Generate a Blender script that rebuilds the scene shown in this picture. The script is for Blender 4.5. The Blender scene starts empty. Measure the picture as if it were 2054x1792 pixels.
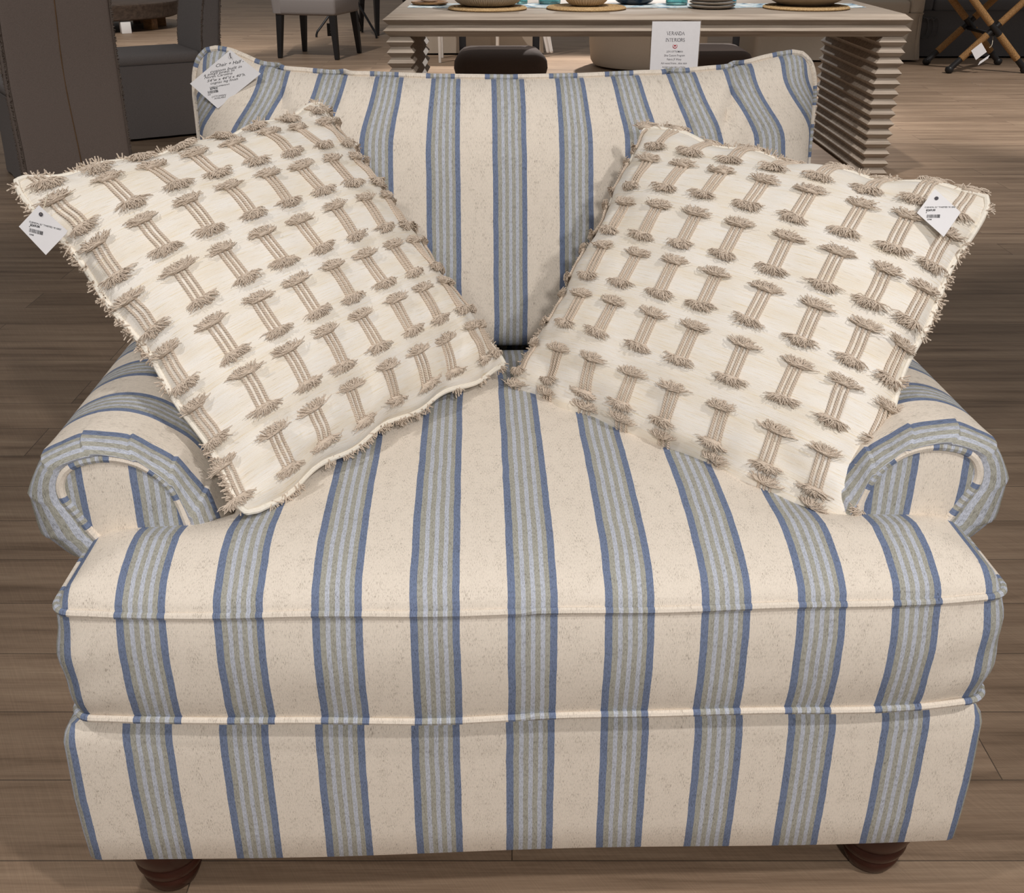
import bpy, bmesh, math, random
import numpy as np
from mathutils import Vector, Matrix, noise
random.seed(7)
C = bpy.context.scene.collection
PI = math.pi
scn = bpy.context.scene
scn.view_settings.view_transform = 'Standard'
scn.view_settings.look = 'None'
scn.view_settings.exposure = -0.13

# ------------------------------------------------------------------ camera
TILT, EYE, FPX = math.radians(26.3), 1.25, 2170.0
cd = bpy.data.cameras.new('camera'); cd.sensor_width = 36; cd.lens = 36 * FPX / 2054
cd.clip_start = .05; cd.clip_end = 100
cam = bpy.data.objects.new('camera', cd); C.objects.link(cam)
cam.location = (0, 0, EYE); cam.rotation_euler = (PI / 2 - TILT, 0, 0)
scn.camera = cam

def ray(px, py):
    a = (px - 1027) / FPX; b = (py - 896) / FPX
    c, s = math.cos(TILT), math.sin(TILT)
    return Vector((a, c - b * s, -s - b * c))
EYEV = Vector((0, 0, EYE))
def on_plane(px, py, p0, n):
    r = ray(px, py); t = (Vector(p0) - EYEV).dot(n) / r.dot(n)
    return EYEV + r * t

# ------------------------------------------------------------------ nodes
class NB:
    def __init__(s, name):
        s.m = bpy.data.materials.new(name); s.m.use_nodes = True
        s.t = s.m.node_tree; s.b = s.t.nodes['Principled BSDF']
    def n(s, typ, **kw):
        nd = s.t.nodes.new(typ)
        for k, v in kw.items(): setattr(nd, k, v)
        return nd
    def l(s, a, b): s.t.links.new(a, b)
    def put(s, sock, v):
        if hasattr(v, 'is_linked') or isinstance(v, bpy.types.NodeSocket): s.l(v, sock)
        else: sock.default_value = v
    def math(s, op, a, b=0.0, c=None):
        nd = s.n('ShaderNodeMath', operation=op); s.put(nd.inputs[0], a); s.put(nd.inputs[1], b)
        if c is not None: s.put(nd.inputs[2], c)
        return nd.outputs[0]
    def comb(s, x, y, z=0.0):
        nd = s.n('ShaderNodeCombineXYZ')
        for i, v in enumerate((x, y, z)): s.put(nd.inputs[i], v)
        return nd.outputs[0]
    def noise(s, vec, scale=1.0, detail=2.0, rough=.5):
        nd = s.n('ShaderNodeTexNoise'); s.put(nd.inputs['Vector'], vec)
        nd.inputs['Scale'].default_value = scale; nd.inputs['Detail'].default_value = detail
        nd.inputs['Roughness'].default_value = rough
        return nd.outputs['Fac']
    def ramp(s, fac, stops, interp='LINEAR'):
        nd = s.n('ShaderNodeValToRGB'); cr = nd.color_ramp; cr.interpolation = interp
        while len(cr.elements) < len(stops): cr.elements.new(.5)
        for e, (p, c) in zip(cr.elements, stops):
            e.position = p; e.color = (*c, 1) if len(c) == 3 else c
        s.put(nd.inputs[0], fac); return nd.outputs[0]
    def mix(s, fac, a, b, mode='MIX'):
        nd = s.n('ShaderNodeMix', data_type='RGBA', blend_type=mode)
        s.put(nd.inputs[0], fac); s.put(nd.inputs[6], a); s.put(nd.inputs[7], b)
        return nd.outputs[2]
    def bump(s, h, strength=.3, dist=.001):
        nd = s.n('ShaderNodeBump'); nd.inputs['Strength'].default_value = strength
        nd.inputs['Distance'].default_value = dist; s.put(nd.inputs['Height'], h)
        s.l(nd.outputs[0], s.b.inputs['Normal'])
    def uv(s):
        u = s.n('ShaderNodeUVMap'); sp = s.n('ShaderNodeSeparateXYZ'); s.l(u.outputs[0], sp.inputs[0])
        return sp.outputs[0], sp.outputs[1]
    def obj(s):
        u = s.n('ShaderNodeTexCoord'); return u.outputs['Object']
    def done(s, col=None, rough=.8, spec=.2, metal=0.0):
        if col is not None: s.put(s.b.inputs['Base Color'], col)
        s.put(s.b.inputs['Roughness'], rough); s.b.inputs['Specular IOR Level'].default_value = spec
        s.b.inputs['Metallic'].default_value = metal
        return s.m

def srgb(r, g, b):
    f = lambda c: (c / 255 / 12.92) if c / 255 <= .04045 else ((c / 255 + .055) / 1.055) ** 2.4
    return (f(r), f(g), f(b))

def mat_plain(name, col, rough=.7, spec=.25, metal=0.0, var=.12, scale=60.0, bump=.1):
    k = NB(name); o = k.obj()
    f = k.noise(o, scale, 3.0, .6)
    lo = tuple(c * (1 - var) for c in col); hi = tuple(min(1, c * (1 + var)) for c in col)
    if bump: k.bump(f, bump, .002)
    return k.done(k.ramp(f, [(.3, lo), (.7, hi)]), rough, spec, metal)

def mat_stripe():
    k = NB('striped_linen'); u, v = k.uv()
    wob = k.noise(k.comb(u, k.math('MULTIPLY', v, 14.0)), 1.0, 2.0)
    wob2 = k.noise(k.comb(k.math('MULTIPLY', u, 40.0), k.math('MULTIPLY', v, 420.0)), 1.0, 1.0)
    uu = k.math('ADD', u, k.math('ADD', k.math('MULTIPLY_ADD', wob, .03, -.015), k.math('MULTIPLY_ADD', wob2, .005, -.0025)))
    fr = k.math('FRACT', uu)
    blue, sage, pale, cream = srgb(119, 132, 160), srgb(171, 170, 161), srgb(190, 195, 207), srgb(230, 220, 207)
    e = [(0, blue), (.078, sage), (.133, pale), (.182, sage), (.236, pale), (.284, sage), (.338, pale), (.386, sage), (.436, blue), (.508, cream)]
    base = k.ramp(fr, e, 'CONSTANT')
    isst = k.math('LESS_THAN', fr, .508)
    # lengthwise slubs, cross yarns and fine twill
    mu = k.math('MULTIPLY', u, .117)
    sl = k.noise(k.comb(k.math('MULTIPLY', mu, 1500.0), k.math('MULTIPLY', v, 170.0)), 1.0, 3.0, .7)
    clump = k.noise(k.comb(k.math('MULTIPLY', mu, 75.0), k.math('MULTIPLY', v, 32.0), 7.0), 1.0, 2.0)
    sl = k.math('ADD', sl, k.math('MULTIPLY_ADD', clump, .26, -.14))
    sl2 = k.noise(k.comb(k.math('MULTIPLY', mu, 620.0), k.math('MULTIPLY', v, 190.0), 3.0), 1.0, 2.0, .6)
    tw = k.noise(k.comb(k.math('MULTIPLY', k.math('ADD', mu, v), 1150.0), k.math('MULTIPLY', k.math('SUBTRACT', mu, v), 560.0)), 1.0, 2.0)
    fl = k.ramp(sl, [(.55, (1, 1, 1)), (.68, (.36, .33, .31))])
    col = k.mix(.9, base, fl, 'MULTIPLY')
    hs = k.ramp(sl2, [(.30, (.72, .72, .70)), (.52, (1, 1, 1)), (.75, (1.12, 1.12, 1.12))])
    col = k.mix(k.math('MULTIPLY_ADD', isst, .70, .30), col, hs, 'MULTIPLY')
    tl = k.math('SINE', k.math('MULTIPLY', k.math('ADD', mu, k.math('MULTIPLY', v, 1.15)), 3900.0))
    gr = k.noise(k.comb(k.math('MULTIPLY', mu, 2600.0), k.math('MULTIPLY', v, 1500.0), 2.0), 1.0, 2.0, .7)
    tw = k.math('ADD', k.math('MULTIPLY_ADD', tl, .035, k.math('MULTIPLY', tw, .62)), k.math('MULTIPLY', gr, .38))
    twc = k.ramp(tw, [(.30, (.58, .61, .66)), (.5, (1, 1, 1)), (.70, (1.26, 1.23, 1.20))])
    col = k.mix(k.math('MULTIPLY_ADD', isst, .50, .50), col, twc, 'MULTIPLY')
    k.bump(k.math('ADD', tw, k.math('MULTIPLY', sl, .7)), .22, .0012)
    return k.done(col, .92, .12)

def mat_pillow():
    k = NB('slub_weave_cotton'); u, v = k.uv()
    a = k.noise(k.comb(k.math('MULTIPLY', u, 22.0), k.math('MULTIPLY', v, 620.0)), 1.0, 3.0, .6)
    b = k.noise(k.comb(k.math('MULTIPLY', u, 38.0), k.math('MULTIPLY', v, 900.0), 5.0), 1.0, 2.0, .6)
    w = k.noise(k.comb(k.math('MULTIPLY', u, 1300.0), k.math('MULTIPLY', v, 1100.0)), 1.0, 1.0)
    g = k.noise(k.comb(k.math('MULTIPLY', u, 9.0), k.math('MULTIPLY', v, 45.0)), 1.0, 2.0)
    col = k.ramp(a, [(.28, srgb(226, 213, 184)), (.40, srgb(238, 231, 220)), (.62, srgb(240, 237, 232)), (.75, srgb(226, 218, 205))])
    col = k.mix(.8, col, k.ramp(b, [(.63, (1, 1, 1)), (.74, (.66, .60, .52))]), 'MULTIPLY')
    col = k.mix(.35, col, k.ramp(g, [(.35, srgb(242, 231, 208)), (.6, (1, 1, 1))]), 'MULTIPLY')
    col = k.mix(.5, col, k.ramp(w, [(.3, (.86, .86, .86)), (.65, (1.03, 1.03, 1.03))]), 'MULTIPLY')
    k.bump(k.math('ADD', a, w), .25, .0012)
    return k.done(col, .92, .1)

def mat_floor():
    k = NB('oak_plank_floor'); o = k.obj()
    sp = k.n('ShaderNodeSeparateXYZ'); k.l(o, sp.inputs[0]); x, y = sp.outputs[0], sp.outputs[1]
    br = k.n('ShaderNodeTexBrick'); br.offset = .37; br.offset_frequency = 2; br.squash = 1.0
    k.l(o, br.inputs['Vector'])
    for nm, v in (('Scale', 1.0), ('Mortar Size', .0011), ('Mortar Smooth', .3), ('Bias', 0.0), ('Brick Width', 1.25), ('Row Height', .165)):
        br.inputs[nm].default_value = v
    br.inputs['Color1'].default_value = (0, 0, 0, 1); br.inputs['Color2'].default_value = (1, 1, 1, 1); br.inputs['Mortar'].default_value = (.5, .5, .5, 1)
    rnd = k.n('ShaderNodeSeparateColor'); k.l(br.outputs['Color'], rnd.inputs[0]); r = rnd.outputs[0]
    off = k.math('MULTIPLY', r, 37.0)
    g1 = k.noise(k.comb(k.math('MULTIPLY', x, 1.6), k.math('MULTIPLY', y, 26.0), off), 1.0, 5.0, .62)
    g2 = k.noise(k.comb(k.math('MULTIPLY', x, 9.0), k.math('MULTIPLY', y, 210.0), off), 1.0, 3.0, .6)
    g3 = k.noise(k.comb(k.math('MULTIPLY', x, .7), k.math('MULTIPLY', y, 5.0), off), 1.0, 3.0, .5)
    sc = k.noise(k.comb(k.math('MULTIPLY', k.math('ADD', x, k.math('MULTIPLY', y, .6)), 420.0), k.math('MULTIPLY', y, 9.0)), 1.0, 2.0)
    col = k.ramp(g1, [(.28, srgb(116, 96, 78)), (.45, srgb(152, 129, 108)), (.6, srgb(164, 141, 119)), (.78, srgb(180, 158, 135))])
    col = k.mix(.55, col, k.ramp(g2, [(.3, (.72, .70, .68)), (.6, (1.05, 1.05, 1.05))]), 'MULTIPLY')
    col = k.mix(.6, col, k.ramp(g3, [(.35, (.70, .68, .66)), (.6, (1.05, 1.05, 1.05))]), 'MULTIPLY')
    col = k.mix(.5, col, k.ramp(r, [(0, (.78, .77, .76)), (1, (1.1, 1.1, 1.1))]), 'MULTIPLY')
    col = k.mix(.22, col, k.ramp(sc, [(.4, (.8, .8, .8)), (.66, (1.3, 1.3, 1.3))]), 'MULTIPLY')
    col = k.mix(k.math('MULTIPLY', br.outputs['Fac'], .75), col, (.02, .016, .013, 1))
    k.bump(k.math('SUBTRACT', k.math('ADD', g2, k.math('MULTIPLY', sc, .4)), k.math('MULTIPLY', br.outputs['Fac'], 2.0)), .25, .0015)
    return k.done(col, k.math('MULTIPLY_ADD', g2, .25, .42), .3)

def mat_wood(name, c1, c2, sx=3.0, sy=40.0, sz=40.0, rough=.55):
    k = NB(name); o = k.obj(); mp = k.n('ShaderNodeMapping'); k.l(o, mp.inputs[0])
    mp.inputs['Scale'].default_value = (sx, sy, sz)
    f = k.noise(mp.outputs[0], 1.0, 4.0, .6)
    k.bump(f, .12, .002)
    return k.done(k.ramp(f, [(.3, c1), (.68, c2)]), rough, .3)

def mat_ribs(name, c1, c2, axis_rib=180.0):
    # fine vertical ribs running up a turned bowl
    k = NB(name); o = k.obj(); sp = k.n('ShaderNodeSeparateXYZ'); k.l(o, sp.inputs[0])
    an = k.math('ARCTAN2', sp.outputs[1], sp.outputs[0])
    w = k.math('SINE', k.math('MULTIPLY', an, axis_rib / 2))
    nz = k.noise(k.comb(k.math('MULTIPLY', an, 30.0), k.math('MULTIPLY', sp.outputs[2], 30.0)), 1.0, 3.0)
    k.bump(w, .35, .003)
    return k.done(k.ramp(k.math('MULTIPLY_ADD', w, .15, nz), [(.25, c1), (.75, c2)]), .6, .3)

def mat_jute(name, c1, c2, freq=900.0):
    k = NB(name); o = k.obj(); sp = k.n('ShaderNodeSeparateXYZ'); k.l(o, sp.inputs[0])
    f = k.noise(o, 160.0, 3.0, .7)
    k.bump(f, .8, .004)
    return k.done(k.ramp(f, [(.3, c1), (.7, c2)]), .9, .1)

def mat_glass(name, col, rough=.03):
    k = NB(name); f = k.noise(k.obj(), 25.0)
    k.b.inputs['Transmission Weight'].default_value = .92; k.b.inputs['IOR'].default_value = 1.45
    return k.done(k.ramp(f, [(.3, col), (.7, tuple(min(1, c * 1.1) for c in col))]), rough, .5)

def mat_runner():
    k = NB('watercolour_cloth'); o = k.obj()
    f = k.noise(o, 16.0, 4.0, .6); g = k.noise(o, 30.0, 2.0, .6)
    col = k.ramp(f, [(.36, srgb(84, 110, 142)), (.46, srgb(170, 196, 208)), (.54, srgb(226, 232, 232)), (.66, srgb(222, 226, 228)), (.74, srgb(120, 160, 180))])
    k.bump(g, .3, .004)
    return k.done(col, .85, .15)

M = {}
M['stripe'] = mat_stripe(); M['pillow'] = mat_pillow(); M['floor'] = mat_floor()
M['yarn'] = mat_plain('taupe_yarn', srgb(210, 195, 179), .9, .1, 0, .16, 900.0, .3)
M['piping_white'] = mat_plain('white_piping', srgb(240, 234, 222), .85, .15, 0, .05, 300.0)
M['cherry'] = mat_wood('cherry_wood', srgb(40, 18, 13), srgb(64, 31, 22), 6, 6, 25, .25)
M['paper'] = mat_plain('white_card', srgb(236, 235, 238), .7, .2, 0, .02, 40.0, 0)
M['ink'] = mat_plain('black_ink', (.02, .02, .025), .7, .1, 0, .1)
M['ink_grey'] = mat_plain('grey_ink', (.09, .085, .10), .7, .1, 0, .1)
M['ink_red'] = mat_plain('red_ink', srgb(178, 40, 52), .7, .1, 0, .1)
M['string'] = mat_plain('tag_string', srgb(220, 210, 190), .7)
M['zip'] = mat_plain('bronze_metal', srgb(120, 95, 70), .35, .5, .9)
M['table'] = mat_wood('greywashed_oak', srgb(138, 125, 112), srgb(176, 163, 149), 2.5, 45, 60, .6)
M['slip_brown'] = mat_plain('taupe_grey_linen', srgb(142, 130, 124), .95, .1, 0, .10, 240.0, .3)
M['slip_dark'] = mat_plain('dark_grey_linen', srgb(124, 119, 118), .95, .1, 0, .10, 240.0, .3)
M['seam'] = mat_plain('tan_seam', srgb(130, 104, 78), .9, .1)
M['fray'] = mat_plain('frayed_linen', srgb(124, 113, 106), .95, .1, 0, .2, 300.0)
M['grey_up'] = mat_plain('grey_upholstery', srgb(140, 134, 132), .9, .15, 0, .07, 300.0, .2)
M['black'] = mat_plain('black_stain', srgb(30, 28, 29), .45, .4, 0, .15)
M['blackmetal'] = mat_plain('black_metal', srgb(22, 22, 25), .35, .5, .3, .1)
M['taupe_seat'] = mat_plain('taupe_upholstery', srgb(104, 93, 88), .9, .15, 0, .08, 300.0, .2)
M['cream_up'] = mat_plain('oatmeal_upholstery', srgb(178, 165, 150), .95, .1, 0, .06, 260.0, .25)
M['white_cloth'] = mat_plain('white_cloth', srgb(236, 234, 232), .9, .1, 0, .03, 200.0, .2)
M['white_leg'] = mat_plain('white_paint', srgb(215, 208, 200), .5, .3, 0, .04)
M['grey_slip'] = mat_plain('charcoal_linen', srgb(92, 90, 91), .95, .1, 0, .10, 240.0, .3)
M['rope'] = mat_jute('rope_wrap', srgb(120, 88, 54), srgb(190, 150, 104))
M['jute'] = mat_jute('woven_jute', srgb(140, 112, 76), srgb(206, 176, 132))
M['ceramic'] = mat_ribs('ribbed_ceramic', srgb(150, 142, 132), srgb(190, 182, 170))
M['ceramic_tan'] = mat_ribs('ribbed_tan_ceramic', srgb(168, 150, 128), srgb(206, 188, 164), 90.0)
M['ceramic_white'] = mat_plain('white_ceramic', srgb(224, 220, 214), .35, .5, 0, .04)
M['ceramic_grey'] = mat_plain('grey_stoneware', srgb(150, 141, 131), .5, .4, 0, .08, 80.0)
M['navy'] = mat_plain('navy_glaze', srgb(18, 26, 36), .15, .5, 0, .2)
M['teal_glass'] = mat_glass('teal_glass', (.30, .62, .64))
M['blue_glass'] = mat_glass('blue_glass', (.18, .60, .75))
M['runner'] = mat_runner()
M['dark_wood'] = mat_wood('dark_brown_wood', srgb(64, 54, 48), srgb(94, 80, 70), 4, 30, 30, .55)
M['charger'] = mat_wood('acacia_wood', srgb(110, 78, 48), srgb(160, 120, 80), 6, 30, 30, .5)
M['navy_cloth'] = mat_plain('navy_upholstery', srgb(38, 38, 46), .9, .1)

# ------------------------------------------------------------------ mesh builder
class MB:
    def __init__(s): s.v = []; s.f = []; s.uv = []; s.flat = set()
    def add(s, vs, fs, uvs=None, flat=False):
        b = len(s.v); s.v += [tuple(p) for p in vs]
        s.uv += [tuple(q) for q in uvs] if uvs is not None else [(0, 0)] * len(vs)
        i0 = len(s.f)
        s.f += [tuple(b + i for i in f) for f in fs]
        if flat: s.flat.update(range(i0, len(s.f)))
        return s
    def grid(s, P, UV=None, close_u=False, close_v=False, flip=False, flat=False):
        n, m = len(P), len(P[0]); vs = [p for r in P for p in r]; fs = []
        for i in range(n if close_v else n - 1):
            for j in range(m if close_u else m - 1):
                a, b = i * m + j, i * m + (j + 1) % m
                c, d = ((i + 1) % n) * m + (j + 1) % m, ((i + 1) % n) * m + j
                fs.append((d, c, b, a) if flip else (a, b, c, d))
        return s.add(vs, fs, [q for r in UV for q in r] if UV is not None else None, flat)
    def tube(s, pts, r, seg=8, closed=False, uv=None, caps=True, r2=None, uvl=None):
        pts = [Vector(p) for p in pts]; n = len(pts); P = []; UV = []; L = 0; up = None
        for i, p in enumerate(pts):
            a = pts[(i - 1) % n] if (closed or i > 0) else p
            b = pts[(i + 1) % n] if (closed or i < n - 1) else p
            t = (b - a).normalized() if (b - a).length > 1e-9 else Vector((0, 0, 1))
            if up is None: up = t.orthogonal().normalized()
            up = (up - t * up.dot(t)).normalized(); q = t.cross(up)
            rr = r if r2 is None else r + (r2 - r) * i / (n - 1)
            if callable(r): rr = r(i / (n - 1))
            if i: L += (p - pts[i - 1]).length
            P.append([p + up * (rr * math.cos(2 * PI * k / seg)) + q * (rr * math.sin(2 * PI * k / seg)) for k in range(seg)])
            w = uvl[i] if uvl else (L / .117 if uv is None else uv(L))
            UV.append([(w, k / seg * .02) for k in range(seg)])
        b = len(s.v)
        s.grid(P, UV, close_u=True, close_v=closed, flip=True)
        if caps and not closed:
            s.f.append(tuple(b + k for k in range(seg)))
            s.f.append(tuple(b + (n - 1) * seg + k for k in reversed(range(seg))))
        return s
    def lathe(s, prof, c=(0, 0, 0), seg=32, flat=False):
        P = [[(c[0] + r * math.cos(2 * PI * k / seg), c[1] + r * math.sin(2 * PI * k / seg), c[2] + z) for k in range(seg)] for r, z in prof]
        return s.grid(P, None, close_u=True, flip=False, flat=flat)
    def box(s, x0, x1, y0, y1, z0, z1, bev=.004, seg=2, mtx=None):
        bm = bmesh.new(); bmesh.ops.create_cube(bm, size=1)
        for v in bm.verts:
            v.co = Vector((x0 + (v.co.x + .5) * (x1 - x0), y0 + (v.co.y + .5) * (y1 - y0), z0 + (v.co.z + .5) * (z1 - z0)))
        if bev: bmesh.ops.bevel(bm, geom=bm.edges[:], offset=bev, segments=seg, profile=.5, affect='EDGES')
        if mtx is not None: bmesh.ops.transform(bm, matrix=mtx, verts=bm.verts)
        bm.verts.ensure_lookup_table(); bm.verts.index_update()
        s.add([v.co[:] for v in bm.verts], [[v.index for v in f.verts] for f in bm.faces]); bm.free(); return s
    def poly(s, pts, uvs=None, flat=True): return s.add(pts, [tuple(range(len(pts)))], uvs, flat)
    def build(s, name, mat, parent=None, smooth=True, angle=40):
        me = bpy.data.meshes.new(name); me.from_pydata(s.v, [], s.f)
        ul = me.uv_layers.new(name='UVMap')
        li = np.empty(len(me.loops), dtype=np.int32); me.loops.foreach_get('vertex_index', li)
        ul.data.foreach_set('uv', np.array(s.uv, dtype=np.float32)[li].ravel())
        me.polygons.foreach_set('use_smooth', [smooth and i not in s.flat for i in range(len(me.polygons))])
        me.materials.append(mat if not isinstance(mat, str) else M[mat])
        me.validate(); me.update()
        if smooth and angle:
            bm = bmesh.new(); bm.from_mesh(me)
            for e in bm.edges:
                if len(e.link_faces) == 2 and e.calc_face_angle(0) > math.radians(angle): e.smooth = False
            bm.to_mesh(me); bm.free()
        o = bpy.data.objects.new(name, me); C.objects.link(o)
        if parent: o.parent = parent
        return o

def tag(o, label, cat, group=None, kind=None):
    if label: o['label'] = label
    if cat: o['category'] = cat
    if group: o['group'] = group
    if kind: o['kind'] = kind
    return o
def thing(name, label, cat, loc=(0, 0, 0), rz=0.0, group=None):
    o = bpy.data.objects.new(name, None); C.objects.link(o); o.empty_display_size = .05
    o.location = loc; o.rotation_euler = (0, 0, rz)
    return tag(o, label, cat, group)
def dup(root, loc, rz, label, group=None):
    r = root.copy(); C.objects.link(r); r.location = loc; r.rotation_euler = (0, 0, rz); r['label'] = label
    if group: r['group'] = group
    for ch in list(root.children):
        c = ch.copy(); C.objects.link(c); c.parent = r
        for g in list(ch.children):
            d = g.copy(); C.objects.link(d); d.parent = c
    return r
def smooth(a, b, x):
    t = min(1, max(0, (x - a) / (b - a))); return t * t * (3 - 2 * t)

# ------------------------------------------------------------------ floor
fl = MB().add([(-14, -3, 0), (14, -3, 0), (14, 24, 0), (-14, 24, 0)], [(0, 1, 2, 3)]).build('floor', 'floor', smooth=False)
fl['kind'] = 'structure'

# ------------------------------------------------------------------ the striped armchair
YAW = math.radians(1.81); ORG = Vector((.021, 1.067, 0))
chair = thing('armchair', 'wide roll-arm armchair in cream, blue and sage striped linen', 'armchair', ORG, YAW)
CH = Matrix.Translation(ORG) @ Matrix.Rotation(YAW, 4, 'Z')

def rrect(hx, y0, y1, r, n=10, ins=0.0, dens=28):
    """rounded rectangle, counter-clockwise from front centre; returns points"""
    hx -= ins; y0 += ins; y1 -= ins; r = max(.002, r - ins)
    pts = []
    def seg(a, b, k):
        for i in range(k): pts.append((a[0] + (b[0] - a[0]) * i / k, a[1] + (b[1] - a[1]) * i / k))
    def arc(cx, cy, a0):
        for i in range(n): a = a0 + PI / 2 * i / n; pts.append((cx + r * math.cos(a), cy + r * math.sin(a)))
    seg((0, y0), (hx - r, y0), dens); arc(hx - r, y0 + r, -PI / 2)
    seg((hx, y0 + r), (hx, y1 - r), dens); arc(hx - r, y1 - r, 0)
    seg((hx - r, y1), (-hx + r, y1), dens * 2); arc(-hx + r, y1 - r, PI / 2)
    seg((-hx, y1 - r), (-hx, y0 + r), dens); arc(-hx + r, y0 + r, PI)
    seg((-hx + r, y0), (0, y0), dens)
    return pts
def arclen(pts):
    n = len(pts); L = [0]
    for i in range(1, n): L.append(L[-1] + math.dist(pts[i], pts[i - 1]))
    tot = L[-1] + math.dist(pts[0], pts[-1])
    return [l if l < tot / 2 else l - tot for l in L]

# base with the upholstered front rail
mb = MB(); P = []; UV = []
prof = [(.126, .012), (.115, .010), (.111, .003), (.115, .0), (.16, -.002), (.22, -.003), (.28, -.001), (.312, .0), (.326, .004), (.338, .012), (.344, .024), (.346, .045)]
base_u = None
for z, ins in prof:
    pts = rrect(.588, .0, 1.02, .016, 8, ins)
    if base_u is None: base_u = arclen(rrect(.588, .0, 1.02, .016, 8, 0))
    row = []
    for (x, y), u in zip(pts, base_u):
        w = .0025 * math.sin(u * 9 + 1) * (1 - smooth(.12, .2, z))
        row.append((x, y, z + w))
    P.append(row); UV.append([((u + .0285) / .1202, z) for u in base_u])
# split at the back seam so u does not wrap across one face
k = max(range(len(base_u)), key=lambda i: base_u[i]) + 1
P = [r[k:] + r[:k] for r in P]; UV = [r[k:] + r[:k] for r in UV]
mb.grid(P, UV); mb.poly(P[-1], UV[-1]); mb.poly(list(reversed(P[0])), list(reversed(UV[0])))
mb.build('seat_base', 'stripe', chair)

# seat cushion: T-shaped box cushion
NS, HW, HN, YB = 64, .569, .394, .800
srow = [math.sin(PI / 2 * (-1 + 2 * i / NS)) * .35 + (-1 + 2 * i / NS) * .65 for i in range(NS + 1)]
def yfront(x): return -.002 - .010 * (1 - min(1, abs(x) / .56) ** 2) + .004 * smooth(.48, .572, abs(x))
vv = sorted(set([0, .002, .005, .009, .014, .02, .027, .035, .045] + list(np.linspace(.055, .165, 12)) + list(np.linspace(.165, .215, 14)) + list(np.linspace(.225, .76, 34)) + [.77, .78, .788, .794, .798, .802]))
def halfw(v):
    w = HW
    if v < .024: w = HW - .024 + math.sqrt(max(0, .024 ** 2 - (.024 - v) ** 2))
    if v > .165: w = HW - (HW - HN) * smooth(.165, .205, v) if v < .205 else HN
    if v > .77: w = HN - .03 + math.sqrt(max(0, .032 ** 2 - (v - .77) ** 2)) - .002
    return w
XSH = .008
XY = np.array([[(s * halfw(v) + XSH * (1 - smooth(.165, .21, v)), yfront(s * halfw(v)) * (1 - v / .802) + v * (YB / .802)) for s in srow] for v in vv])
nv, ns = XY.shape[:2]
out = [tuple(XY[0, j]) for j in range(ns // 2, ns)] + [tuple(XY[i, -1]) for i in range(1, nv)] + [tuple(XY[-1, j]) for j in range(ns - 2, -1, -1)] + \
      [tuple(XY[i, 0]) for i in range(nv - 2, -1, -1)] + [tuple(XY[0, j]) for j in range(1, ns // 2)]
oa = np.array(out)
nxt = np.roll(oa, -1, 0); dense = np.concatenate([oa + (nxt - oa) * t for t in (0, .25, .5, .75)])
D = np.sqrt(((XY.reshape(-1, 1, 2) - dense[None]) ** 2).sum(-1)).min(1).reshape(nv, ns)
ZS, ZSB = .513, .355
def crown(d): t = min(1, d / .17); return .052 * math.sqrt(max(0, 1 - (1 - t) ** 2.2)) + .008 * smooth(.1, .36, d)
def seat_z(x, y, d): return ZS + crown(d) + .0025 * noise.noise(Vector((x * 7, y * 7, 1)))* min(1, d / .05) - .012 * smooth(.5, .8, y) * min(1, d / .05)
P = [[(XY[i, j, 0], XY[i, j, 1], seat_z(XY[i, j, 0], XY[i, j, 1], D[i, j])) for j in range(ns)] for i in range(nv)]
SP, SU = .1148, -.0265
UV = [[((p[0] - SU) / SP, p[1] + (p[2] - ZS)) for p in r] for r in P]
mb = MB(); mb.grid(P, UV)
cushion = mb.build('seat_cushion', 'stripe', chair)
# boxing band
ol = [u + XSH for u in arclen(out)]; n = len(out)
nrm = []
for i in range(n):
    a, b = oa[i - 2], oa[(i + 2) % n]; t = b - a; q = np.array([t[1], -t[0]]); nrm.append(q / (np.linalg.norm(q) + 1e-9))
P = []; UV = []
for kz in range(13):
    f = kz / 12; z = ZS + (ZSB - ZS) * f
    bul = .011 * math.sin(PI * min(1, max(0, f))) ** .8
    row = []
    for i in range(n):
        x, y = out[i]; dp = .0018 * smooth(.45, .56, abs(x)) * math.sin(f * 14 + x * 30) if y < .12 else 0
        b2 = bul + .003 * noise.noise(Vector((x * 6, z * 14, 2))) * math.sin(PI * f) + dp
        row.append((x + nrm[i][0] * b2, y + nrm[i][1] * b2, z + .0025 * math.sin(x * 11) * f))
    P.append(row); UV.append([((u - SU) / SP, z) for u in ol])
k = max(range(n), key=lambda i: ol[i]) + 1
Pb = [r[k:] + r[:k] for r in P]; Ub = [r[k:] + r[:k] for r in UV]
mb = MB().grid(Pb, Ub, flip=True); mb.poly(list(reversed(P[-1])), list(reversed(UV[-1])))
mb.build('boxing_band', 'stripe', cushion)
for zz, off in ((ZS - .001, .0015), (ZSB + .002, .0045)):
    pts = [(out[i][0] + nrm[i][0] * off, out[i][1] + nrm[i][1] * off, zz + (.0025 * math.sin(out[i][0] * 11) if zz < .4 else 0) + .0012 * math.sin(out[i][0] * 23 + 1)) for i in range(n)]
    keep = [pts[0]]; keepu = [ol[0]]
    for p, u in zip(pts[1:], ol[1:]):
        if math.dist(p, keep[-1]) > .004: keep.append(p); keepu.append(u)
    MB().tube(keep, .0048, 8, True, uvl=[(u - SU) / SP for u in keepu]).build('piping', 'stripe', cushion)

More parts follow.
